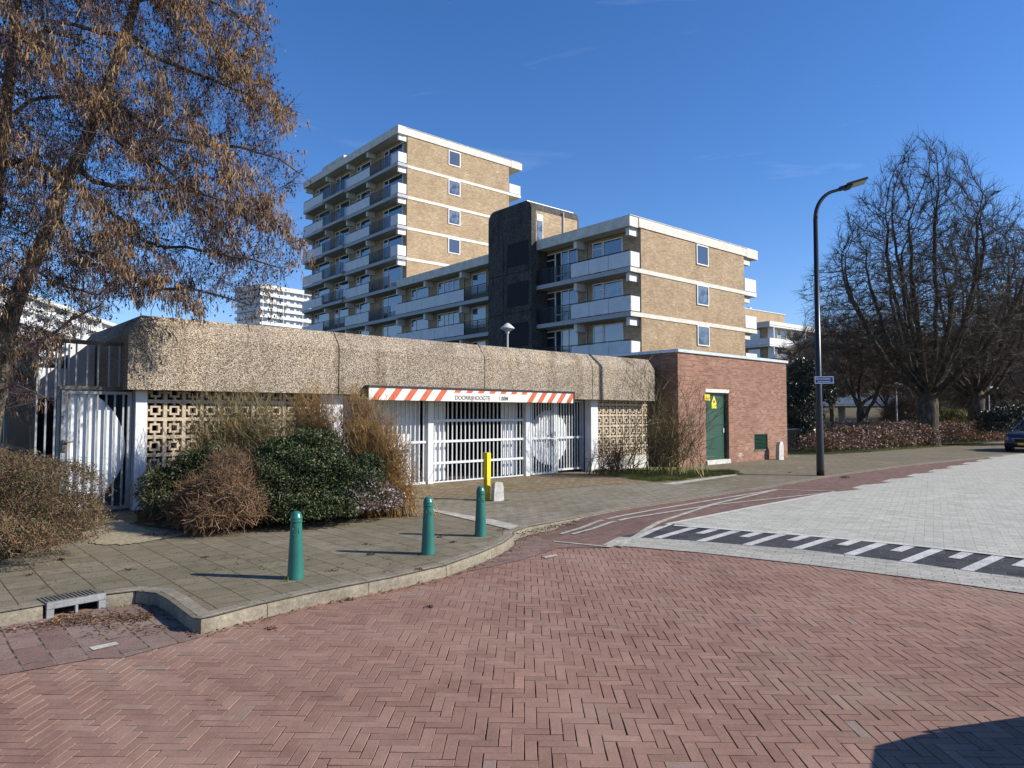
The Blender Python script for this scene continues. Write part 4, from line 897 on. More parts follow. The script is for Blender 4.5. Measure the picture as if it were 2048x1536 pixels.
# ------------------------------------------------------------------ cars
def make_car(label, loc, rz):
    c = thing('parked_car', label, 'car', loc, rz)
    st = [  # x, halfwidth, zbottom, ztop
        (-2.30, .62, .42, .72), (-2.22, .80, .28, .92), (-2.0, .87, .22, .98), (-1.4, .90, .20, 1.0), (-.6, .905, .20, .98), (.3, .905, .20, .96), (1.0, .90, .20, .93), (1.5, .885, .20, .88), (1.95, .85, .22, .80), (2.2, .76, .24, .72), (2.31, .58, .30, .62)]
    vs = []; k = 9
    for x, hw, zb_, zt2 in st:
        half = [(hw * .80, zb_), (hw * .97, zb_ + .10), (hw, zb_ + (zt2 - zb_) * .55), (hw * .965, zt2 - .08), (hw * .84, zt2)]
        ring = [(-p[0], p[1]) for p in half] + [(0, zt2 + .025)] + half[::-1]
        vs.append([(x, p[0], p[1]) for p in ring])
    n = len(vs[0]); m = MB(); V = [p for r in vs for p in r]
    fs = [(i * n + j, i * n + (j + 1) % n, (i + 1) * n + (j + 1) % n, (i + 1) * n + j) for i in range(len(vs) - 1) for j in range(n)] + [tuple(range(n)), tuple(range((len(vs) - 1) * n, len(vs) * n))[::-1]]
    m.add(V, fs); body = m.build('body', MT['carpaint'], c, smooth=True, fix=True)
    cab = [(-2.02, .70, .96, .98), (-1.75, .70, .95, 1.36), (-.9, .71, .95, 1.45), (-.1, .71, .94, 1.46), (.45, .70, .93, 1.40), (1.18, .72, .90, .92)]
    V = []; 
    for x, hw, zb_, zt2 in cab:
        V += [(x, -hw * 1.13, zb_), (x, -hw * .86, zt2 - .05), (x, -hw * .70, zt2), (x, 0, zt2 + .02), (x, hw * .70, zt2), (x, hw * .86, zt2 - .05), (x, hw * 1.13, zb_)]
    g = MB(); n = 7
    for i in range(5):
        for j in range(6):
            mi = 1 if (1 <= j <= 4 and 1 <= i <= 3) else 0
            g.add([V[i * n + j], V[i * n + j + 1], V[(i + 1) * n + j + 1], V[(i + 1) * n + j]], [(0, 1, 2, 3)], mi)
    o = g.build('cabin', [MT['carglass'], MT['carpaint']], c, fix=False)
    b = bmesh.new(); b.from_mesh(o.data); bmesh.ops.remove_doubles(b, verts=b.verts, dist=.001); bmesh.ops.recalc_face_normals(b, faces=b.faces); b.to_mesh(o.data); b.free()
    for s in (-1, 1):
        m = MB(); W_ = lambda i, f: Vector(V[i * 7 + (0 if s < 0 else 6)]).lerp(Vector(V[i * 7 + (1 if s < 0 else 5)]), f)
        for i in (1, 2, 3): m.tube([W_(i, 0), W_(i, 1)], .035, 6)
        m.tube([Vector(V[5 * 7 + (0 if s < 0 else 6)]), Vector(V[4 * 7 + (1 if s < 0 else 5)])], .035, 6); m.tube([Vector(V[0 * 7 + (0 if s < 0 else 6)]), Vector(V[1 * 7 + (1 if s < 0 else 5)])], .035, 6); m.build('pillar', MT['carpaint'], c)
        m = MB(); m.tube([(-1.6, s * .58, 1.44), (-1.0, s * .585, 1.52), (0, s * .585, 1.52), (.4, s * .58, 1.44)], .016, 6); m.build('roof_rail', MT['chrome'], c)
        m = MB(); m.box(.72, .92, s * .88, s * 1.08, .93, 1.06, bev=.03); m.box(.76, .84, s * .84, s * .88, .95, 1.0); m.build('wing_mirror', MT['carpaint'], c)
        m = MB(); m.prism([(2.10, .56), (2.262, .55), (2.235, .665), (2.10, .70)], 'y', s * .46, s * .66); m.build('headlight', MT['headlight'], c, fix=True)
        m = MB(); m.box(-2.27, -2.12, s * .55, s * .80, .68, .88, bev=.02); m.build('tail_light', flat('tail_red', (.3, .01, .01), .3), c)
        for x in (1.42, -1.38):
            wm = MB(); 
            wm.lathe([(.20, -.11), (.31, -.10), (.335, -.07), (.335, .07), (.31, .10), (.20, .11)], 28); w_ = wm.build('wheel', MT['tyre'], c, smooth=False); w_.rotation_euler = (R(90), 0, 0); w_.location = (x, s * .80, .335)
            rm = MB(); rm.lathe([(.205, -.112), (.205, .112)], 20)
            for q in range(5): a = R(72 * q); rm.box(-.2, .2, -.2, .2, .112, .113) if 0 else rm.tube([(0, 0, .118 ), (.19 * math.cos(a), .19 * math.sin(a), .118)], .022, 4); rm.tube([(0, 0, -.118), (.19 * math.cos(a), .19 * math.sin(a), -.118)], .022, 4)
            r_ = rm.build('rim', MT['grey'], w_)
            ar = MB(); ar.lathe([(.37, -.02), (.37, .02), (.33, .025), (.30, .02)], 28); ao = ar.build('wheel_arch', MT['tyre'], c); ao.rotation_euler = (R(90), 0, 0); ao.location = (x, s * .885, .345)
    m = MB(); m.box(2.20, 2.335, -.42, .42, .40, .60, bev=.03); m.build('grille', MT['tyre'], c)
    m = MB(); m.tube([(2.345, -.44, .60), (2.345, .44, .60), (2.35, .34, .40), (2.35, -.34, .40), (2.345, -.44, .60)], .010, 6); m.build('grille_trim', MT['chrome'], c)
    m = MB(); m.box(2.34, 2.355, -.26, .26, .33, .43); m.build('number_plate', MT['plate'], c); m = MB(); m.box(-2.345, -2.31, -.26, .26, .55, .65); m.build('rear_plate', MT['plate'], c)
    m = MB(); m.box(2.05, 2.30, -.70, .70, .22, .34, bev=.03); m.build('bumper', MT['tyre'], c); return c
cx2, cy2 = D(2058, 900, 29.5).x, 29.5
make_car('dark blue estate car parked facing the camera at the right edge', (cx2 + 1.35, cy2 + 1.0, -.02), R(180 + 42.3 - 4))
make_car('dark blue estate car parked close by on the right, throwing the shadow on the road', (4.27, 1.50, -.12), R(105))
print('objects so far', len(bpy.data.objects))
#VEG
# ------------------------------------------------------------------ vegetation tools
def grow(seeds, par, pts, step, di, dk, iters, bias=(0, 0, 0), jit=.15, rng=RNG):
    """space colonisation: seeds (n,3) with parent indices; returns node positions and parents"""
    pos = [np.array(p, float) for p in seeds]; par = list(par); pts = np.array(pts, float); bias = np.array(bias, float)
    S = np.array(pos); best = np.full(len(pts), 1e9); near = np.zeros(len(pts), int)
    def upd(idx0):
        nonlocal best, near
        new = np.array(pos[idx0:])
        for a in range(0, len(new), 400):
            blk = new[a:a + 400]; d = np.linalg.norm(pts[:, None] - blk[None], axis=2); k = d.argmin(1); m = d[np.arange(len(pts)), k]; c = m < best
            best[c] = m[c]; near[c] = k[c] + idx0 + a
    upd(0)
    grown = {}
    for it in range(iters):
        keep = best > dk; pts, best, near = pts[keep], best[keep], near[keep]
        if not len(pts): break
        act = best < di
        if not act.any(): break
        P_ = np.array(pos); d = pts[act] - P_[near[act]]; d /= np.linalg.norm(d, axis=1)[:, None] + 1e-9
        acc = np.zeros((len(pos), 3)); np.add.at(acc, near[act], d); ids = np.unique(near[act]); n0 = len(pos)
        for i in ids:
            if grown.get(i, 0) > 3: continue
            v = acc[i]; L = np.linalg.norm(v)
            if L < 1e-6: continue
            v = v / L + bias + rng.normal(0, jit, 3); v /= np.linalg.norm(v); grown[i] = grown.get(i, 0) + 1
            pos.append(pos[i] + v * step); par.append(int(i))
        if len(pos) == n0: break
        upd(n0)
    return np.array(pos), np.array(par)
def radii(pos, par, tip, expo=2.3, seedr=None):
    n = len(pos); r = np.zeros(n); nch = np.zeros(n, int)
    acc = np.zeros(n)
    for i in range(n - 1, -1, -1):
        r[i] = tip if acc[i] == 0 else acc[i] ** (1 / expo)
        if seedr is not None and i < len(seedr): r[i] = max(r[i], seedr[i])
        p = par[i]
        if p >= 0: acc[p] += r[i] ** expo
    return r
def skeleton_mesh(pos, par, r, lo=0, hi=9, nmax=8):
    """tubes for every segment with lo <= radius < hi"""
    V, F = [], []; n0 = 0
    n = len(pos); ch = [[] for _ in range(n)]
    for i in range(n):
        if par[i] >= 0: ch[par[i]].append(i)
    starts = [i for i in range(n) if par[i] < 0]; chains = []
    stack = [(s, None) for s in starts]
    while stack:
        i, p = stack.pop(); c = [p, i] if p is not None else [i]
        while ch[i]:
            k = sorted(ch[i], key=lambda q: -r[q]); 
            for q in k[1:]: stack.append((q, i))
            i = k[0]; c.append(i)
        if len(c) > 1: chains.append(c)
    for c in chains:
        # split by radius class
        seg = []
        for a in range(1, len(c)):
            ok = lo <= r[c[a]] < hi
            if ok:
                if not seg: seg = [c[a - 1]]
                seg.append(c[a])
            if (not ok or a == len(c) - 1) and len(seg) > 1:
                P_ = pos[seg]; rr_ = r[seg].copy(); rr_[0] = min(rr_[0], rr_[1] * 1.35); m = rr_[1]
                k = 3 if m < .012 else (5 if m < .05 else nmax)
                T = np.gradient(P_, axis=0); T /= np.linalg.norm(T, axis=1)[:, None] + 1e-9
                ref = np.array([.3, .9, .2]) if abs(T[0, 1]) < .8 else np.array([1., 0, 0])
                X = np.cross(T, ref); X /= np.linalg.norm(X, axis=1)[:, None] + 1e-9; Y = np.cross(X, T)
                an = 2 * math.pi * np.arange(k) / k
                ring = P_[:, None] + rr_[:, None, None] * (X[:, None] * np.cos(an)[None, :, None] + Y[:, None] * np.sin(an)[None, :, None])
                L = len(seg); V.append(ring.reshape(-1, 3)); base = n0 + (np.arange(L - 1) * k)[:, None]; j = np.arange(k)[None]
                F.append(np.stack([base + j, base + (j + 1) % k, base + k + (j + 1) % k, base + k + j], -1).reshape(-1, 4)); n0 += L * k; seg = []
            elif not ok: seg = []
    if not V: return np.zeros((0, 3)), np.zeros((0, 4), int)
    return np.concatenate(V), np.concatenate(F)
def unit(v): return v / (np.linalg.norm(v, axis=-1, keepdims=True) + 1e-9)
def rand_dir(n, rng=RNG): return unit(rng.normal(size=(n, 3)))
def prisms(P0, P1, r0, r1=None, k=3):
    """many thin straight twigs as k-sided prisms"""
    P0 = np.asarray(P0); P1 = np.asarray(P1); n = len(P0); r0 = np.broadcast_to(r0, n); r1 = r0 * .5 if r1 is None else np.broadcast_to(r1, n)
    T = unit(P1 - P0); X = unit(np.cross(T, np.where(np.abs(T[:, 1:2]) < .8, np.array([[.1, 1., .1]]), np.array([[1., 0, 0]])))); Y = np.cross(X, T)
    an = 2 * math.pi * np.arange(k) / k; R_ = X[:, None] * np.cos(an)[None, :, None] + Y[:, None] * np.sin(an)[None, :, None]
    V = np.concatenate([P0[:, None] + R_ * r0[:, None, None], P1[:, None] + R_ * r1[:, None, None]], 1).reshape(-1, 3)
    j = np.arange(k); f = np.stack([j, (j + 1) % k, k + (j + 1) % k, k + j], -1); F = (f[None] + (np.arange(n) * 2 * k)[:, None, None]).reshape(-1, 4)
    return V, F
def catkins(P0, D_, L, r):
    """drooping spindles, 4 rings of 3 -> quads"""
    n = len(P0); T = unit(D_); X = unit(np.cross(T, np.array([[.2, 1., .1]]))); Y = np.cross(X, T); an = 2 * math.pi * np.arange(3) / 3
    R_ = X[:, None] * np.cos(an)[None, :, None] + Y[:, None] * np.sin(an)[None, :, None]; V = []
    for f, q in ((0, .25), (.15, 1.0), (.75, .95), (1, .2)):
        V.append(P0[:, None] + T[:, None] * (L * f)[:, None, None] + R_ * (r * q)[:, None, None])
    V = np.concatenate(V, 1).reshape(-1, 3); j = np.arange(3); f = np.concatenate([np.stack([a * 3 + j, a * 3 + (j + 1) % 3, a * 3 + 3 + (j + 1) % 3, a * 3 + 3 + j], -1) for a in range(3)])
    return V, (f[None] + (np.arange(n) * 12)[:, None, None]).reshape(-1, 4)
def leaves(P_, N, size, rng=RNG, aspect=.55, fold=.25):
    """diamond shaped leaves, bent at the midrib: one quad each"""
    n = len(P_); N = unit(N); T = unit(np.cross(N, rand_dir(n, rng))); B = np.cross(N, T); s = size if hasattr(size, '__len__') else np.full(n, size); s = s[:, None]
    V = np.stack([P_ - T * s * .5, P_ + B * s * aspect * .5 + N * s * fold, P_ + T * s * .5, P_ - B * s * aspect * .5 + N * s * fold * .2], 1).reshape(-1, 3)
    return V, (np.arange(4)[None] + (np.arange(n) * 4)[:, None])
def merge(*vf):
    V = np.concatenate([v for v, f in vf]); o = 0; F = []
    for v, f in vf: F.append(f + o); o += len(v)
    return V, np.concatenate(F)
def rel(V, o): return np.asarray(V) - np.array(o)[None]
# ------------------------------------------------------------------ alder with catkins at the left
def alder():
    rng = np.random.default_rng(5); A_ = lambda l, d: [np.array(D(x, y, dd)) for (x, y), dd in zip(l, d if hasattr(d, '__len__') else [d] * len(l))]
    limbs = []
    T1 = A_([(-28, 960), (-22, 880), (-8, 790), (2, 725), (20, 640), (38, 585), (62, 533), (84, 488), (104, 440), (125, 367), (150, 330), (180, 262), (208, 200), (235, 115), (252, 70), (272, 0), (300, -80), (320, -160)], [10.1] * 8 + [10.2, 10.3, 10.4, 10.5, 10.6, 10.7, 10.7, 10.8, 10.8, 10.8])
    T2 = A_([(-28, 960), (-36, 800), (-30, 640), (-20, 480), (-6, 380), (2, 310), (10, 240), (18, 160), (28, 80), (36, 0), (50, -100)], [10.1, 10.6, 10.9, 11.1, 11.2, 11.3, 11.3, 11.4, 11.4, 11.5, 11.6])
    limbs.append((T1, .14, .045)); limbs.append((T2, .14, .055))
    def lb(l, d0, d1, r=.045): limbs.append((A_(l, np.linspace(d0, d1, len(l))), r, .012))
    lb([(2, 325), (40, 322), (83, 333), (146, 367), (200, 408), (250, 442), (292, 483), (333, 496), (375, 492), (430, 505), (500, 520), (560, 535)], 11.2, 10.2, .05)
    lb([(150, 330), (187, 362), (233, 375), (292, 380), (354, 371), (420, 390), (500, 420), (575, 450)], 10.4, 10.9)
    lb([(110, 430), (137, 496), (187, 508), (233, 533), (271, 558), (317, 579), (375, 575), (430, 590), (500, 610)], 10.3, 11.2)
    lb([(208, 200), (237, 283), (271, 308), (325, 329), (367, 367), (440, 400)], 10.5, 9.6, .035)
    lb([(250, 83), (200, 67), (150, 54), (90, 40), (40, 60)], 10.7, 9.9, .04)
    lb([(252, 70), (267, 75), (300, 108), (354, 133), (450, 170), (520, 200), (590, 232)], 10.7, 11.3, .045)
    lb([(208, 200), (225, 205), (271, 233), (325, 275), (400, 290), (480, 295), (560, 320), (600, 345)], 10.6, 10.9, .045)
    lb([(272, 0), (330, -20), (400, -10), (460, 20), (520, 70)], 10.8, 10.4, .04)
    lb([(28, 80), (90, 60), (160, 80), (230, 110)], 11.4, 12.4, .04)
    lb([(10, 240), (60, 200), (130, 190), (200, 220), (280, 240), (350, 220)], 11.3, 12.3, .04)
    lb([(2, 725), (40, 700), (90, 680), (140, 640), (200, 610)], 10.1, 9.4, .025)
    lb([(-6, 790), (30, 770), (60, 780), (100, 800)], 10.1, 9.7, .018)
    lb([(62, 533), (100, 560), (150, 580), (200, 590)], 10.2, 9.3, .025)
    lb([(-20, 480), (-80, 430), (-160, 380), (-260, 330)], 11.1, 10.8, .05); lb([(18, 160), (-60, 110), (-160, 60)], 11.4, 11.2, .05)
    S, Pa, Rr = [], [], []
    for pts, ra, rb in limbs:
        L = [np.linalg.norm(b - a) for a, b in zip(pts, pts[1:])]; tot = sum(L); acc = 0
        if S: dd = np.linalg.norm(np.array(S) - pts[0], axis=1); prev = int(dd.argmin())
        else: prev = -1; S.append(pts[0]); Pa.append(-1); Rr.append(ra); prev = 0
        if len(limbs) and pts is limbs[1][0]: prev = 0
        for a, b, l in zip(pts, pts[1:], L):
            k = max(1, int(l / .2))
            for j in range(1, k + 1):
                f = (acc + l * j / k) / tot; p = a + (b - a) * j / k + (rng.normal(0, .012, 3) if ra < .1 else 0); S.append(p); Pa.append(prev); Rr.append(ra + (rb - ra) * f); prev = len(S) - 1
            acc += l
    poly = [(-420, -260), (430, -260), (505, -120), (520, 0), (532, 90), (560, 185), (598, 238), (545, 255), (590, 310), (606, 370), (548, 398), (597, 440), (610, 505), (560, 548), (548, 612), (500, 636), (440, 600), (370, 632), (330, 592), (235, 600), (215, 632), (150, 650), (115, 700), (60, 770), (40, 830), (-300, 840), (-420, 500)]
    pts = []
    while len(pts) < 9500:
        x, y = rng.uniform(-420, 612), rng.uniform(-260, 840)
        if not inside(poly, np.array([x]), np.array([y]))[0]: continue
        if x < 150 and y > 590 and rng.uniform() < .6: continue
        hd = max(.35, 2.1 * (1 - (max(0, x) / 640) ** 1.6)); hd *= 1 if y > 0 else .8
        pts.append(D(x, y, 10.75 + rng.uniform(-hd, hd * .8)))
    pos, par = grow(S, Pa, pts, .15, 1.6, .17, 42, bias=(.05, 0, -.10), jit=.22, rng=rng)
    r = radii(pos, par, .0035, 2.5, np.array(Rr)); base = D(-28, 960, 10.1); base = (base.x, base.y, 0)
    t = thing('alder_tree', 'tall leafless alder full of hanging brown catkins leaning over the left end of the garage', 'tree', base)
    V, F = skeleton_mesh(pos, par, r, .045, 9, 12); mesh_obj('trunk', rel(V, base), F, MT['bark'], t, True)
    V, F = skeleton_mesh(pos, par, r, .011, .045, 6); mesh_obj('limbs', rel(V, base), F, MT['bark'], t, True)
    fine = np.where(r < .011)[0]; V, F = skeleton_mesh(pos, par, r, 0, .011, 3)
    k = 62000; i = rng.choice(np.where(r < .02)[0], k); p0 = pos[i] + rng.normal(0, .03, (k, 3)); d = unit(rand_dir(k, rng) * .9 + np.array([.35, 0, -.25])); p1 = p0 + d * rng.uniform(.10, .30, (k, 1))
    V2, F2 = prisms(p0, p1, .0028, .0014); V, F = merge((V, F), (V2, F2)); mesh_obj('twigs', rel(V, base), F, MT['twig_a'], t)
    # clumpy catkins
    anchor = np.concatenate([pos[fine], p1]); g = np.sin(anchor[:, 0] * 2.1 + 1) * np.sin(anchor[:, 2] * 2.7 + anchor[:, 1]) + .6 * np.sin(anchor[:, 0] * 5.1 + anchor[:, 2] * 4.3) + rng.normal(0, .35, len(anchor))
    w_ = np.clip(g + .35, 0, 3); edge = np.clip((anchor[:, 0] + 8.2) / 4.5, .15, 1.0) + .25; w_ = w_ * edge; w_ /= w_.sum()
    k = 12500; i = rng.choice(len(anchor), k, p=w_); c = np.repeat(anchor[i], 4, axis=0) + rng.normal(0, .035, (k * 4, 3)); n = len(c)
    dirs = np.array([0, 0, -1.0]) + rng.normal(0, .26, (n, 3)) + np.array([.06, 0, 0]); V, F = catkins(c, dirs, rng.uniform(.035, .15, n), rng.uniform(.004, .0078, n)); o = mesh_obj('catkins', rel(V, base), F, MT['catkin'], t); o['kind'] = 'stuff'
    k = 26000; i = rng.choice(len(p1), k); c = p1[i] + rng.normal(0, .02, (k, 3)); c2 = c + np.array([0, 0, -1]) * rng.uniform(.015, .035, (k, 1)); V, F = prisms(c, c2, rng.uniform(.008, .015, k), rng.uniform(.006, .012, k), 4); o = mesh_obj('cones', rel(V, base), F, MT['cone'], t); o['kind'] = 'stuff'
alder()
# ------------------------------------------------------------------ bare trees
def bare_tree(label, x, y, h, rad_, trunk_h, trunk_r, prof, npts, seed, limbs=9, step=.42, twigs=9000, group=None, tw='twig_b', upb=.10, lean=0, tip=.011, z0=0, name='bare_tree', twl=(.25, .8), twr=.010):
    """prof: list of (height fraction, radius fraction) of the crown outline"""
    rng = np.random.default_rng(seed); t = thing(name, label, 'tree', (x, y, z0), rng.uniform(0, 6), group)
    S = [np.array([0, 0, -.2])]; Pa = [-1]; k = int((trunk_h + .2) / .35)
    for i in range(1, k + 1): S.append(np.array([lean * i / k + rng.normal(0, .015), rng.normal(0, .015), -.2 + (trunk_h + .2) * i / k])); Pa.append(len(S) - 2)
    top = len(S) - 1
    hs = np.array([p[0] for p in prof]) * h; rs = np.array([p[1] for p in prof]) * rad_
    for q in range(limbs):       # main limbs sweep outwards, then up
        a = 2 * math.pi * (q + rng.uniform(-.25, .25)) / limbs; reach = rng.uniform(.25, 1.0) if q else .1; prev = max(0, top - int(rng.uniform(0, 2.4) * (reach > .5))); p = S[prev].copy(); hh = h * rng.uniform(.62, .9)
        n = int(h * .55 / .4)
        for i in range(n):
            f = (i + 1) / n; z = S[prev][2] if 0 else p[2]
            spread = .80 * reach * (1 - f) ** .62; d = np.array([math.cos(a) * spread * 1.15, math.sin(a) * spread * 1.15, .50 + .45 * f]) + rng.normal(0, .09, 3); d /= np.linalg.norm(d); p = p + d * .42
            if p[2] > h * .93: break
            rr_ = np.interp(p[2], hs, rs)
            if math.hypot(p[0], p[1]) > rr_ * .93: break
            S.append(p.copy()); Pa.append(prev if i == 0 else len(S) - 2)
    z = rng.uniform(hs[0], hs[-1], npts * 4); rr_ = np.interp(z, hs, rs); keep = rng.uniform(0, 1, len(z)) < (rr_ / rs.max()) ** 1.6; z, rr_ = z[keep][:npts], rr_[keep][:npts]
    a = rng.uniform(0, 2 * math.pi, len(z)); q = np.sqrt(rng.uniform(.06, 1, len(z))) * rr_ * (1 + .09 * np.sin(a * 5 + z * 1.3)); pts = np.stack([q * np.cos(a) + lean, q * np.sin(a), z], 1)
    pos, par = grow(S, Pa, pts, step, 3.2 * max(1, step / .42), step * 1.15, 60, bias=(0, 0, upb), jit=.08, rng=rng)
    r = radii(pos, par, tip, 2.25); s = trunk_r / r[2]; r = np.where(r > .03, .03 + (r - .03) * ((trunk_r - .03) / (r[2] - .03)), r)
    r[:6] = trunk_r * np.array([1.35, 1.15, 1.03, 1, .98, .97])
    thr = .06 * max(1, trunk_r / .4)
    V, F = skeleton_mesh(pos, par, r, thr, 9, 12); mesh_obj('trunk', V, F, MT['bark2'], t, True)
    V, F = skeleton_mesh(pos, par, r, 0, thr, 5)
    thin = np.where(r < .03)[0]; i = rng.choice(thin, twigs); d0 = unit(pos[i] - pos[par[i]] + 1e-6); d = unit(d0 + rand_dir(twigs, rng) * .6 + np.array([0, 0, .35])); L = rng.uniform(*twl, (twigs, 1))
    f = rng.uniform(0, 1, (twigs, 1)); p0 = pos[i] * f + pos[par[i]] * (1 - f); p1 = p0 + d * L; p2 = p1 + unit(d + rand_dir(twigs, rng) * .45) * L * .7
    V, F = merge((V, F), prisms(p0, p1, twr, twr * .7), prisms(p1, p2, twr * .7, twr * .4)); mesh_obj('crown', V, F, MT[tw], t)
    return t
egg = [(.16, .10), (.22, .55), (.34, .97), (.46, 1.0), (.60, .86), (.75, .62), (.88, .36), (.96, .18), (1.0, .03)]
tp = D(1857, 865, 36)
bare_tree('tallest bare tree with egg-shaped crown and thick trunk behind the hedge at the right', tp.x, 36, 16.6, 5.9, 2.6, .50, egg, 7500, 21, 22, .34, 20000, 'bare trees in the park', tip=.0095, twl=(.22, .55), upb=.24, twr=.0085)
tp = D(1945, 865, 45)
wide = [(.22, .15), (.30, .6), (.42, .95), (.58, 1.0), (.74, .8), (.9, .45), (1.0, .05)]
bare_tree('second bare tree behind the hedge, right of the tallest one', tp.x + .3, 45, 14.9, 6.6, 3.0, .50, wide, 5600, 22, 16, .40, 14000, 'bare trees in the park', tip=.0095, twl=(.22, .55), upb=.24, twr=.0085)
tp = D(1722, 865, 41)
rnd = [(.30, .3), (.42, .85), (.6, 1.0), (.8, .75), (1.0, .1)]
bare_tree('small bare tree with forked trunk between the lamp post and the tallest tree', tp.x, 41, 7.6, 3.5, 2.1, .24, rnd, 900, 23, 5, .35, 6000, 'bare trees in the park', tw='twig_c', twr=.008)
bg0 = bare_tree('thin bare tree behind the lamp post before the balcony block', D(1665, 860, 58).x, 58, 10.0, 4.4, 2.4, .20, rnd, 900, 24, 6, .5, 7000, 'bare trees far back in the park', tw='twig_c', twr=.011, twl=(.3, .9))
bg1 = bare_tree('broad bare tree far back, right of the second thick trunk', D(2010, 860, 66).x, 66, 13.0, 6.5, 2.0, .25, [(.12, .5), (.3, .95), (.55, 1.0), (.8, .7), (1, .1)], 1500, 25, 7, .55, 11000, 'bare trees far back in the park', tw='twig_c', twr=.013, twl=(.4, 1.1))
for k, (src, px, dp, s, lab) in enumerate([
    (bg0, 1775, 62, 1.05, 'bare tree far back, seen through the gap left of the tallest trunk'),
    (bg1, 1890, 78, .95, 'bare tree far back, between the two thick trunks'),
    (bg1, 2090, 60, 1.05, 'bare tree far back, cut by the right edge of the photo'),
    (bg1, 1960, 95, 1.05, 'bare tree furthest back, behind the second thick trunk'),
    (bg1, 2140, 85, 1.15, 'bare tree furthest right, beyond the parked car'),
    (bg0, 1615, 88, 1.0, 'bare tree furthest back left, beside the white balconies')]):
    c = copy_tree(src); q = D(px, 860, dp); c.location = (q.x, dp, 0); c.rotation_euler = (0, 0, 1.3 * k + .7); c.scale = (s, s, s); c['label'] = lab
# ------------------------------------------------------------------ shrubs
def blobs_sample(bl, n, rng, surf=.55):
    out = []; nr = []
    w_ = np.array([b[3] * b[4] * b[5] for b in bl]) ** .67; w_ /= w_.sum(); idx = rng.choice(len(bl), n, p=w_)
    B = np.array(bl)[idx]; d = rand_dir(n, rng); d[:, 2] = np.where(d[:, 2] < -.5, -d[:, 2], d[:, 2])
    lump = 1 + .10 * np.sin(d[:, 0] * 7 + B[:, 0] * 3) * np.sin(d[:, 1] * 6 + 1) + .09 * np.sin(d[:, 2] * 11 + d[:, 0] * 5) + rng.normal(0, .03, n)
    q = np.where(rng.uniform(0, 1, n) < surf, rng.uniform(.86, 1.0, n), rng.uniform(.35, .9, n)) * lump
    P_ = B[:, :3] + d * B[:, 3:6] * q[:, None]; N = unit(d / B[:, 3:6]); ok = P_[:, 2] > .02
    return P_[ok], N[ok], q[ok]
def shrub(name, label, bl, n, size, lm, twm, ntw, seed, twl=.28, twr=.0025, cat='bush', spread=.8, leafup=.3, aspect=.55, group=None, out=.6):
    rng = np.random.default_rng(seed); bl = np.array(bl, float); b0 = (bl[:, 0].mean(), bl[:, 1].mean(), 0)
    t = thing(name, label, cat, b0, 0, group)
    P_, N, q = blobs_sample(bl, n, rng); V, F = leaves(P_, N * (1 - spread) + rand_dir(len(P_), rng) * spread + np.array([0, 0, leafup]), rng.uniform(.6, 1.3, len(P_)) * size, rng, aspect)
    o = mesh_obj('foliage', rel(V, b0), F, lm, t)
    if ntw:
        b2 = bl.copy(); b2[:, 3:6] *= .93
        P_, N, q = blobs_sample(b2, ntw, rng, .75); d = unit(N * out + rand_dir(len(P_), rng) * .8 + np.array([0, 0, .2])); L = rng.uniform(.35, 1.2, (len(P_), 1)) * twl; parts = []; p = P_ - d * L * .5
        rr2 = twr * rng.uniform(.6, 1.4, len(P_))
        for k in range(4): p1 = p + d * L * .27; parts.append(prisms(p, p1, rr2 * (1 - .2 * k), rr2 * (.8 - .2 * k))); p = p1; d = unit(d + rand_dir(len(P_), rng) * .42)
        V, F = merge(*parts); V[:, 2] = np.maximum(V[:, 2], .005); mesh_obj('twigs', rel(V, b0), F, twm, t)
    return t
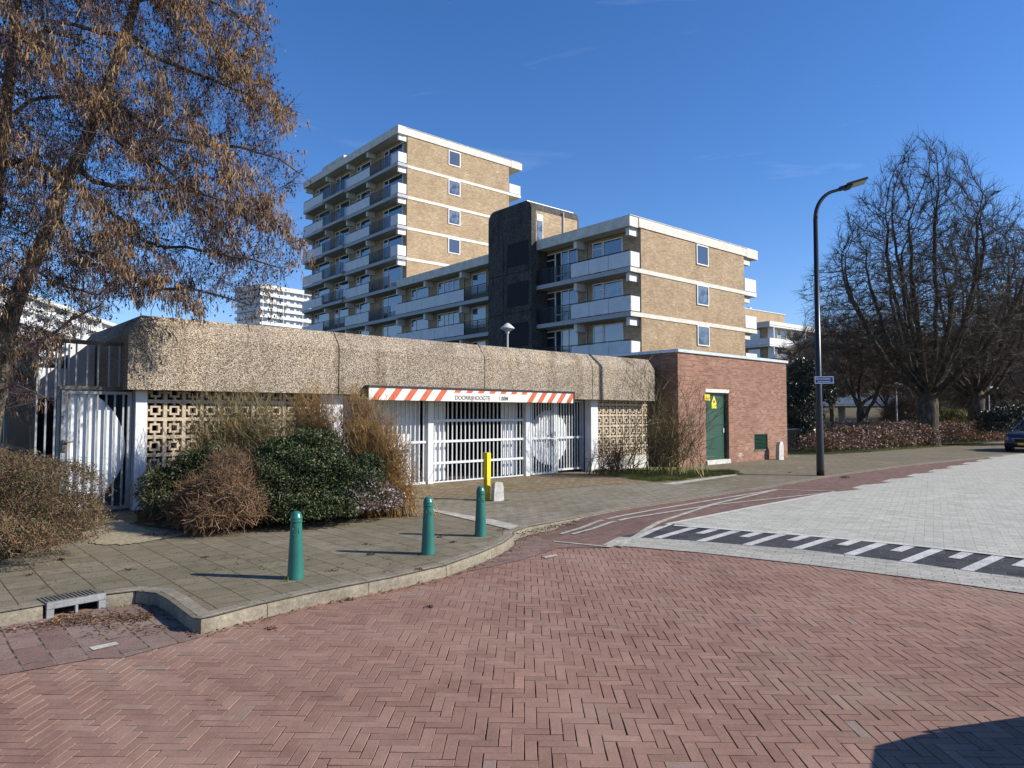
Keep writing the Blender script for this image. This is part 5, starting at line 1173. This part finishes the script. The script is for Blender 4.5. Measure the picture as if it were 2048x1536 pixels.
def stems(name, label, base, targets, n, seed, mat, r0=.008, side=6, sl=(.15, .45), seg=6, cat='bush', spread=.25, group=None, tw=.0028, sagz=.3):
    """shoots arching from a base patch to targets sampled in a box-like crown. targets: list of ellipsoids"""
    rng = np.random.default_rng(seed); b0 = (base[0], base[1], 0); t = thing(name, label, cat, b0, 0, group)
    bl = np.array(targets, float); w_ = bl[:, 6] / bl[:, 6].sum(); idx = rng.choice(len(bl), n, p=w_); B = bl[idx]; T = B[:, :3] + rand_dir(n, rng) * B[:, 3:6] * rng.uniform(.5, 1.0, (n, 1)); T[:, 2] = np.maximum(T[:, 2], .08)
    O = np.array([base[0], base[1], 0.0]) + np.concatenate([rng.normal(0, spread, (n, 2)) * np.array([[base[2], base[3]]]), np.zeros((n, 1))], 1)
    fs = np.linspace(0, 1, seg + 1); P_ = np.zeros((n, seg + 1, 3)); L = np.linalg.norm(T - O, axis=1)
    for k, f in enumerate(fs):
        g = f ** 1.25; P_[:, k, :2] = O[:, :2] + (T - O)[:, :2] * g; P_[:, k, 2] = (T - O)[:, 2] * (f * (1 + sagz) - sagz * f * f) / 1.0
    P_[:, 1:-1] += rng.normal(0, .02, P_[:, 1:-1].shape); parts = []
    for k in range(seg): parts.append(prisms(P_[:, k], P_[:, k + 1], r0 * (1 - .13 * k), r0 * (1 - .13 * (k + 1)), 4 if r0 > .006 else 3))
    V, F = merge(*parts); so2 = mesh_obj('stems', rel(V, b0), F, mat, t); so2['kind'] = 'stuff'; parts = []
    for s in range(side):
        k = rng.integers(max(1, seg // 3), seg + 1, n); f = rng.uniform(0, 1, (n, 1)); k2 = np.maximum(k - 1, 0); p = P_[np.arange(n), k] * f + P_[np.arange(n), k2] * (1 - f); d0 = unit(P_[np.arange(n), k] - P_[np.arange(n), k2])
        d = unit(d0 * .7 + rand_dir(n, rng) * .75 + np.array([0, 0, .35])); l = rng.uniform(*sl, (n, 1)); p1 = p + d * l * .5; p2 = p1 + unit(d + rand_dir(n, rng) * .35 + np.array([0, 0, .15])) * l * .5
        parts += [prisms(p, p1, tw, tw * .8), prisms(p1, p2, tw * .8, tw * .4)]
        d3 = unit(d + rand_dir(n, rng) * .8); parts.append(prisms(p1, p1 + d3 * l * .4, tw * .7, tw * .35))
    V, F = merge(*parts); V[:, 2] = np.maximum(V[:, 2], .003); mesh_obj('twigs', rel(V, b0), F, mat, t); return t
def at(px, py, dp): q = D(px, py, dp); return (q.x, q.y, q.z)
def el(px, py, dp, rx, ry, rz): q = D(px, py, dp); return (q.x, q.y, q.z, rx, ry, rz)
# left mound: dense small mossy leaves
shrub('mossy_bush', 'rounded brown-green bush before the metal door at the left edge', [el(60, 1010, 7.9, .82, .75, .62), el(-60, 1000, 8.1, .9, .85, .66), el(130, 1050, 7.7, .42, .45, .40), el(10, 1085, 7.2, .6, .35, .28), el(-200, 1010, 8.0, .9, .9, .66)], 60000, .024, MT['leaf_moss'], MT['twig_brown'], 7000, 31, .22, .0024, spread=.9, out=.3)
# evergreen
shrub('evergreen_bush', 'dense glossy dark green bush in the middle of the shrub border', [el(600, 965, 10.2, .66, .55, .56), el(700, 975, 10.4, .52, .5, .46), el(545, 985, 9.9, .42, .45, .50), el(625, 900, 10.6, .46, .5, .34), el(560, 925, 10.5, .42, .4, .36), el(590, 1020, 9.7, .5, .32, .26), el(650, 1015, 9.9, .5, .32, .26), el(740, 940, 10.7, .26, .3, .28)], 62000, .038, MT['leaf_green'], MT['twig_olive'], 260, 32, .45, .0035, spread=.75)
shrub('dark_bush', 'low dark evergreen bush beside the white column, left end of the shrub border', [el(325, 985, 10.9, .38, .4, .40), el(385, 950, 11.0, .40, .4, .38), el(345, 1020, 10.6, .42, .35, .3), el(440, 930, 11.0, .4, .35, .36)], 15000, .040, MT['leaf_green'], MT['twig_olive'], 700, 33, .35, .003)
shrub('tangled_bush', 'brown tangle of dry stems in front of the green bush', [el(450, 985, 9.5, .34, .32, .32), el(405, 1000, 9.6, .30, .3, .30), el(480, 1015, 9.3, .34, .3, .30), el(420, 1035, 9.2, .32, .28, .24), el(500, 975, 9.7, .26, .3, .26), el(455, 935, 9.9, .30, .3, .2), el(370, 1025, 9.6, .22, .24, .22)], 11000, .026, MT['leaf_moss'], MT['twig_brown'], 3600, 34, .42, .0036, out=.05)
shrub('pale_leaf_bush', 'low bush with pale dry leaves at the right foot of the green bush', [el(705, 1005, 10.2, .38, .34, .24), el(765, 1000, 10.5, .32, .3, .26), el(735, 975, 10.4, .2, .25, .2)], 5200, .042, MT['leaf_pink'], MT['twig_brown'], 1200, 35, .22, .003)
# golden twiggy shrubs
gx = at(745, 990, 11.0)
stems('golden_shrub', 'tall golden-brown leafless shrub between green bush and white fence', (gx[0], gx[1], 1.5, .6), [el(745, 850, 11.3, .50, .5, .52) + (1.3,), el(705, 815, 11.4, .32, .35, .40) + (.8,), el(785, 905, 11.0, .34, .35, .52) + (1.1,), el(795, 970, 10.7, .32, .3, .28) + (.5,), el(720, 880, 11.2, .4, .3, .5) + (.7,)], 620, 41, MT['twig_gold'], .0056, 8, (.12, .36), spread=.24, tw=.0034)
gx = at(630, 960, 11.7)
stems('gold_shrub_back', 'golden leafless shrub before the right end of the long block screen', (gx[0], gx[1], 1.6, .5), [el(625, 822, 11.7, .46, .3, .46) + (1,), el(660, 870, 11.6, .26, .3, .4) + (.4,)], 340, 42, MT['twig_gold'], .0052, 8, (.12, .34), tw=.0034)
gx = at(480, 980, 11.4)
stems('olive_shrub', 'leafless olive-brown shrub in front of the breeze blocks', (gx[0], gx[1], 3.2, .5), [el(430, 838, 11.4, .5, .35, .56) + (1,), el(500, 826, 11.6, .5, .35, .58) + (1,), el(560, 860, 11.5, .46, .3, .50) + (.9,), el(390, 890, 11.3, .3, .3, .38) + (.5,)], 520, 43, MT['twig_olive'], .0056, 8, (.14, .42), tw=.0034)
# right shrub by the brick building
gx = P(1335, 952)
stems('bare_shrub', 'large leafless shrub growing against the corner of the brick building', (gx[0] - .1, gx[1], 2.4, .8), [el(1330, 840, 17.6, 1.35, .8, 1.0) + (1,), el(1240, 800, 17.8, .55, .5, .95) + (.35,), el(1400, 850, 17.4, .75, .5, .85) + (.5,), el(1310, 770, 17.8, .8, .6, .65) + (.35,)], 60, 44, MT['twig_olive'], .012, 8, (.45, 1.15), 8, tw=.0055, spread=.26)
gx = P(1222, 950)
stems('low_bare_shrub', 'small reddish leafless shrub beside the right white column', (gx[0], gx[1], 1.3, .5), [el(1222, 905, 18.2, .62, .4, .42) + (1,)], 70, 45, MT['twig_brown'], .008, 7, (.2, .5), tw=.004)
# hedge with dry leaves along the park
hp = [G.w(u, 12.35 + (.35 if i % 2 else 0) - max(0, (u - 34)) * .05, 0) for i, u in enumerate(np.arange(28.6, 62, 1.25))]
hb = [(p.x, p.y, .42, 1.15, 1.0, (.75 if i > 1 else .5) * random.uniform(.9, 1.12)) for i, p in enumerate(hp)] + [(G.w(u, 14.6).x, G.w(u, 14.6).y, .45, 1.4, 1.2, .8) for u in np.arange(31, 60, 2)]
shrub('dry_hedge', 'long low hedge of dry pinkish-brown leaves along the far pavement', hb, 42000, .105, MT['leaf_dead'], MT['twig_brown'], 12000, 51, .5, .007, cat='hedge', spread=.9, aspect=.6)
shrub('holly_tree', 'tall dark evergreen holly right behind the brick building', [el(1612, 760, 31, .85, .85, 1.0), el(1600, 820, 31, 1.0, 1.0, 1.2), el(1590, 870, 31, .9, .9, .9), el(1640, 790, 31.5, .7, .7, .8)], 17000, .11, MT['leaf_holly'], MT['twig_c'], 900, 52, .5, .008, cat='tree')
shrub('dark_shrub', 'dark rounded evergreen shrub behind the parked car', [el(2025, 845, 36, 1.4, 1.0, 1.0), el(1985, 850, 36, .8, .8, .75), el(2100, 850, 37, 1.6, 1.2, 1.2)], 14000, .10, MT['leaf_holly'], MT['twig_c'], 500, 53, .4, .008)
shrub('green_shrub', 'bright green low shrub beyond the hedge, right of the lamp post', [el(1680, 862, 42, .9, .7, .5)], 3000, .09, MT['leaf_green'], MT['twig_c'], 200, 54, .4, .008)
shrub('ivy_shrub', 'yellow-green shrub between the two thick tree trunks', [el(1905, 850, 48, 1.5, 1.0, 1.2)], 5000, .11, MT['grass'], MT['twig_c'], 900, 55, .8, .01)
shrub('twig_thicket', 'thicket of fine brown twigs behind the tallest tree trunk', [el(1815, 840, 50, 1.9, 1.2, 1.6), el(1880, 850, 52, 2.0, 1.2, 1.2)], 500, .08, MT['leaf_dead'], MT['twig_c'], 9000, 56, 1.4, .010)
# far woodland seen beyond the park
def wood():
    rng = np.random.default_rng(9); n = 26000; V = []
    x = rng.uniform(78, 190, n); y = rng.uniform(120, 150, n); z = rng.uniform(0, 1, n) ** .8 * (11 + 3 * np.sin(x * .12)); p = np.stack([x, y, z], 1); d = unit(rand_dir(n, rng) + np.array([0, 0, .6])); L = rng.uniform(.8, 2.6, (n, 1))
    V, F = prisms(p, p + d * L, .035, .015); o = mesh_obj('far_wood', V, F, MT['twig_c']); tag(o, 'far wood of leafless trees closing the view beyond the park', 'woodland', kind='stuff')
wood()
# ------------------------------------------------------------------ grass, weeds, litter
def tufts(name, label, spots, seed, mat, hgt=.06, kind='stuff', dens=60, cat='grass'):
    rng = np.random.default_rng(seed); P0 = []; 
    for x, y, r, z in spots:
        n = max(6, int(dens * r * r * 400)); n = min(n, 9000); a = rng.uniform(0, 6.28, n); q = np.sqrt(rng.uniform(0, 1, n)) * r; P0.append(np.stack([x + q * np.cos(a), y + q * np.sin(a), np.full(n, z)], 1))
    P0 = np.concatenate(P0); n = len(P0); d = unit(rand_dir(n, rng) * .8 + np.array([0, 0, 1.0])); P1 = P0 + d * rng.uniform(.3, 1, (n, 1)) * hgt
    V, F = prisms(P0, P1, .0035, .001, 3); o = mesh_obj(name, V, F, mat); tag(o, label, cat, kind=kind); return o
sp = []
for k in range(120):
    q = random.uniform(0, 1); x0, y0 = P(1200 + 265 * q, 944 + random.uniform(0, 1) * (20 * min(1, q * 3) * (1 if q < .5 else 1 - (q - .5) * 1.7))); sp.append((x0, y0, random.uniform(.1, .28), .01))
tufts('grass_patch', 'bright green grass patch under the bare shrub beside the brick building', sp, 61, MT['grass'], .10, dens=16)
sp = [(*P(x, y), r, 0.0) for x, y, r in ((835, 1012, .06), (800, 1018, .10), (1012, 1002, .06), (1580, 946, .05), (575, 1162, .03), (1690, 955, .12), (1480, 948, .08), (640, 1048, .05), (300, 1070, .06))] + [(*P(x, y, -.12), r, -.12) for x, y, r in ((262, 1203, .045), (758, 1183, .05), (1075, 1062, .05), (245, 1215, .04))]
tufts('weeds', 'small green weeds in the joints beside kerb, posts and planting border', sp, 62, MT['grass'], .05, dens=24)
def litter(name, label, strips, seed, size=.02, cat='leaves', mat='litter'):
    rng = np.random.default_rng(seed); P_ = []
    for (x0, y0), (x1, y1), wd, n, z in strips:
        f = rng.uniform(0, 1, n); L = math.hypot(x1 - x0, y1 - y0); nx, ny = -(y1 - y0) / L, (x1 - x0) / L; o = rng.normal(0, wd, n); P_.append(np.stack([x0 + (x1 - x0) * f + nx * o, y0 + (y1 - y0) * f + ny * o, z + rng.uniform(.003, .014, n)], 1))
    P_ = np.concatenate(P_); V, F = leaves(P_, np.array([0, 0, 1.]) + rand_dir(len(P_), rng) * .5, rng.uniform(.4, 1.4, len(P_)) * size, rng, .6); V[:, 2] = np.maximum(V[:, 2], np.repeat(P_[:, 2], 4) - .004)
    a = rand_dir(len(P_) // 2, rng) * np.array([1, 1, .15]); p0 = P_[:len(a)]; V, F = merge((V, F), prisms(p0, p0 + a * .035, .0018, .001)); o = mesh_obj(name, V, F, MT[mat]); tag(o, label, cat, kind='stuff')
st = []
for a, b in zip(KERB[4:18], KERB[5:19]):
    dx, dy = b[0] - a[0], b[1] - a[1]; L = math.hypot(dx, dy); ox, oy = dy / L * .05, -dx / L * .05
    st.append(((a[0] + ox, a[1] + oy), (b[0] + ox, b[1] + oy), .035, int(45 * L) + 5, -.12))
st += [((-3.85, 5.80), (-3.05, 5.92), .11, 900, -.118), ((-4.5, 5.1), (-3.8, 5.75), .06, 200, -.118), ((.08, 9.4), (1.0, 10.6), .06, 340, -.03), (P(190, 1262, -.12), P(330, 1262, -.12), .10, 90, -.115)]
st += [(P(0, 1110), P(170, 1075), .10, 900, .004), (P(290, 1072), P(520, 1062), .06, 420, .004), (P(520, 1062), P(800, 1022), .05, 420, .004), (P(30, 1130), P(560, 1130), .45, 150, .003), (P(60, 1180), P(900, 1110), .35, 130, .003)]
litter('leaf_litter', 'dark dry leaves and cones lying along the kerb, gully and shrub border', st, 63, .024)
def clumps():
    rng = np.random.default_rng(64); S_ = [(838, 1140, 0), (742, 1110, 0), (735, 1090, 0), (690, 1175, -.12), (675, 1190, -.12), (720, 1185, -.12), (450, 1250, -.12), (545, 1258, -.12), (665, 1142, 0), (905, 1085, 0), (1006, 1060, 0), (860, 1215, -.12), (700, 1200, -.12), (120, 1120, 0), (260, 1140, 0), (410, 1115, 0), (60, 1150, 0), (880, 1075, 0)]; P_ = []
    for x, y, z in S_: q = P(x, y, z); n = 26; P_.append(np.array([q[0], q[1], z + .008]) + rng.normal(0, 1, (n, 3)) * np.array([.030, .022, .004]))
    P_ = np.concatenate(P_); V, F = leaves(P_, rand_dir(len(P_), rng) + np.array([0, 0, .6]), rng.uniform(.01, .035, len(P_)), rng, .6); o = mesh_obj('fallen_catkins', V, F, MT['litter']); tag(o, 'dark clumps of fallen catkins scattered over pavement and road', 'leaves', kind='stuff')
clumps()
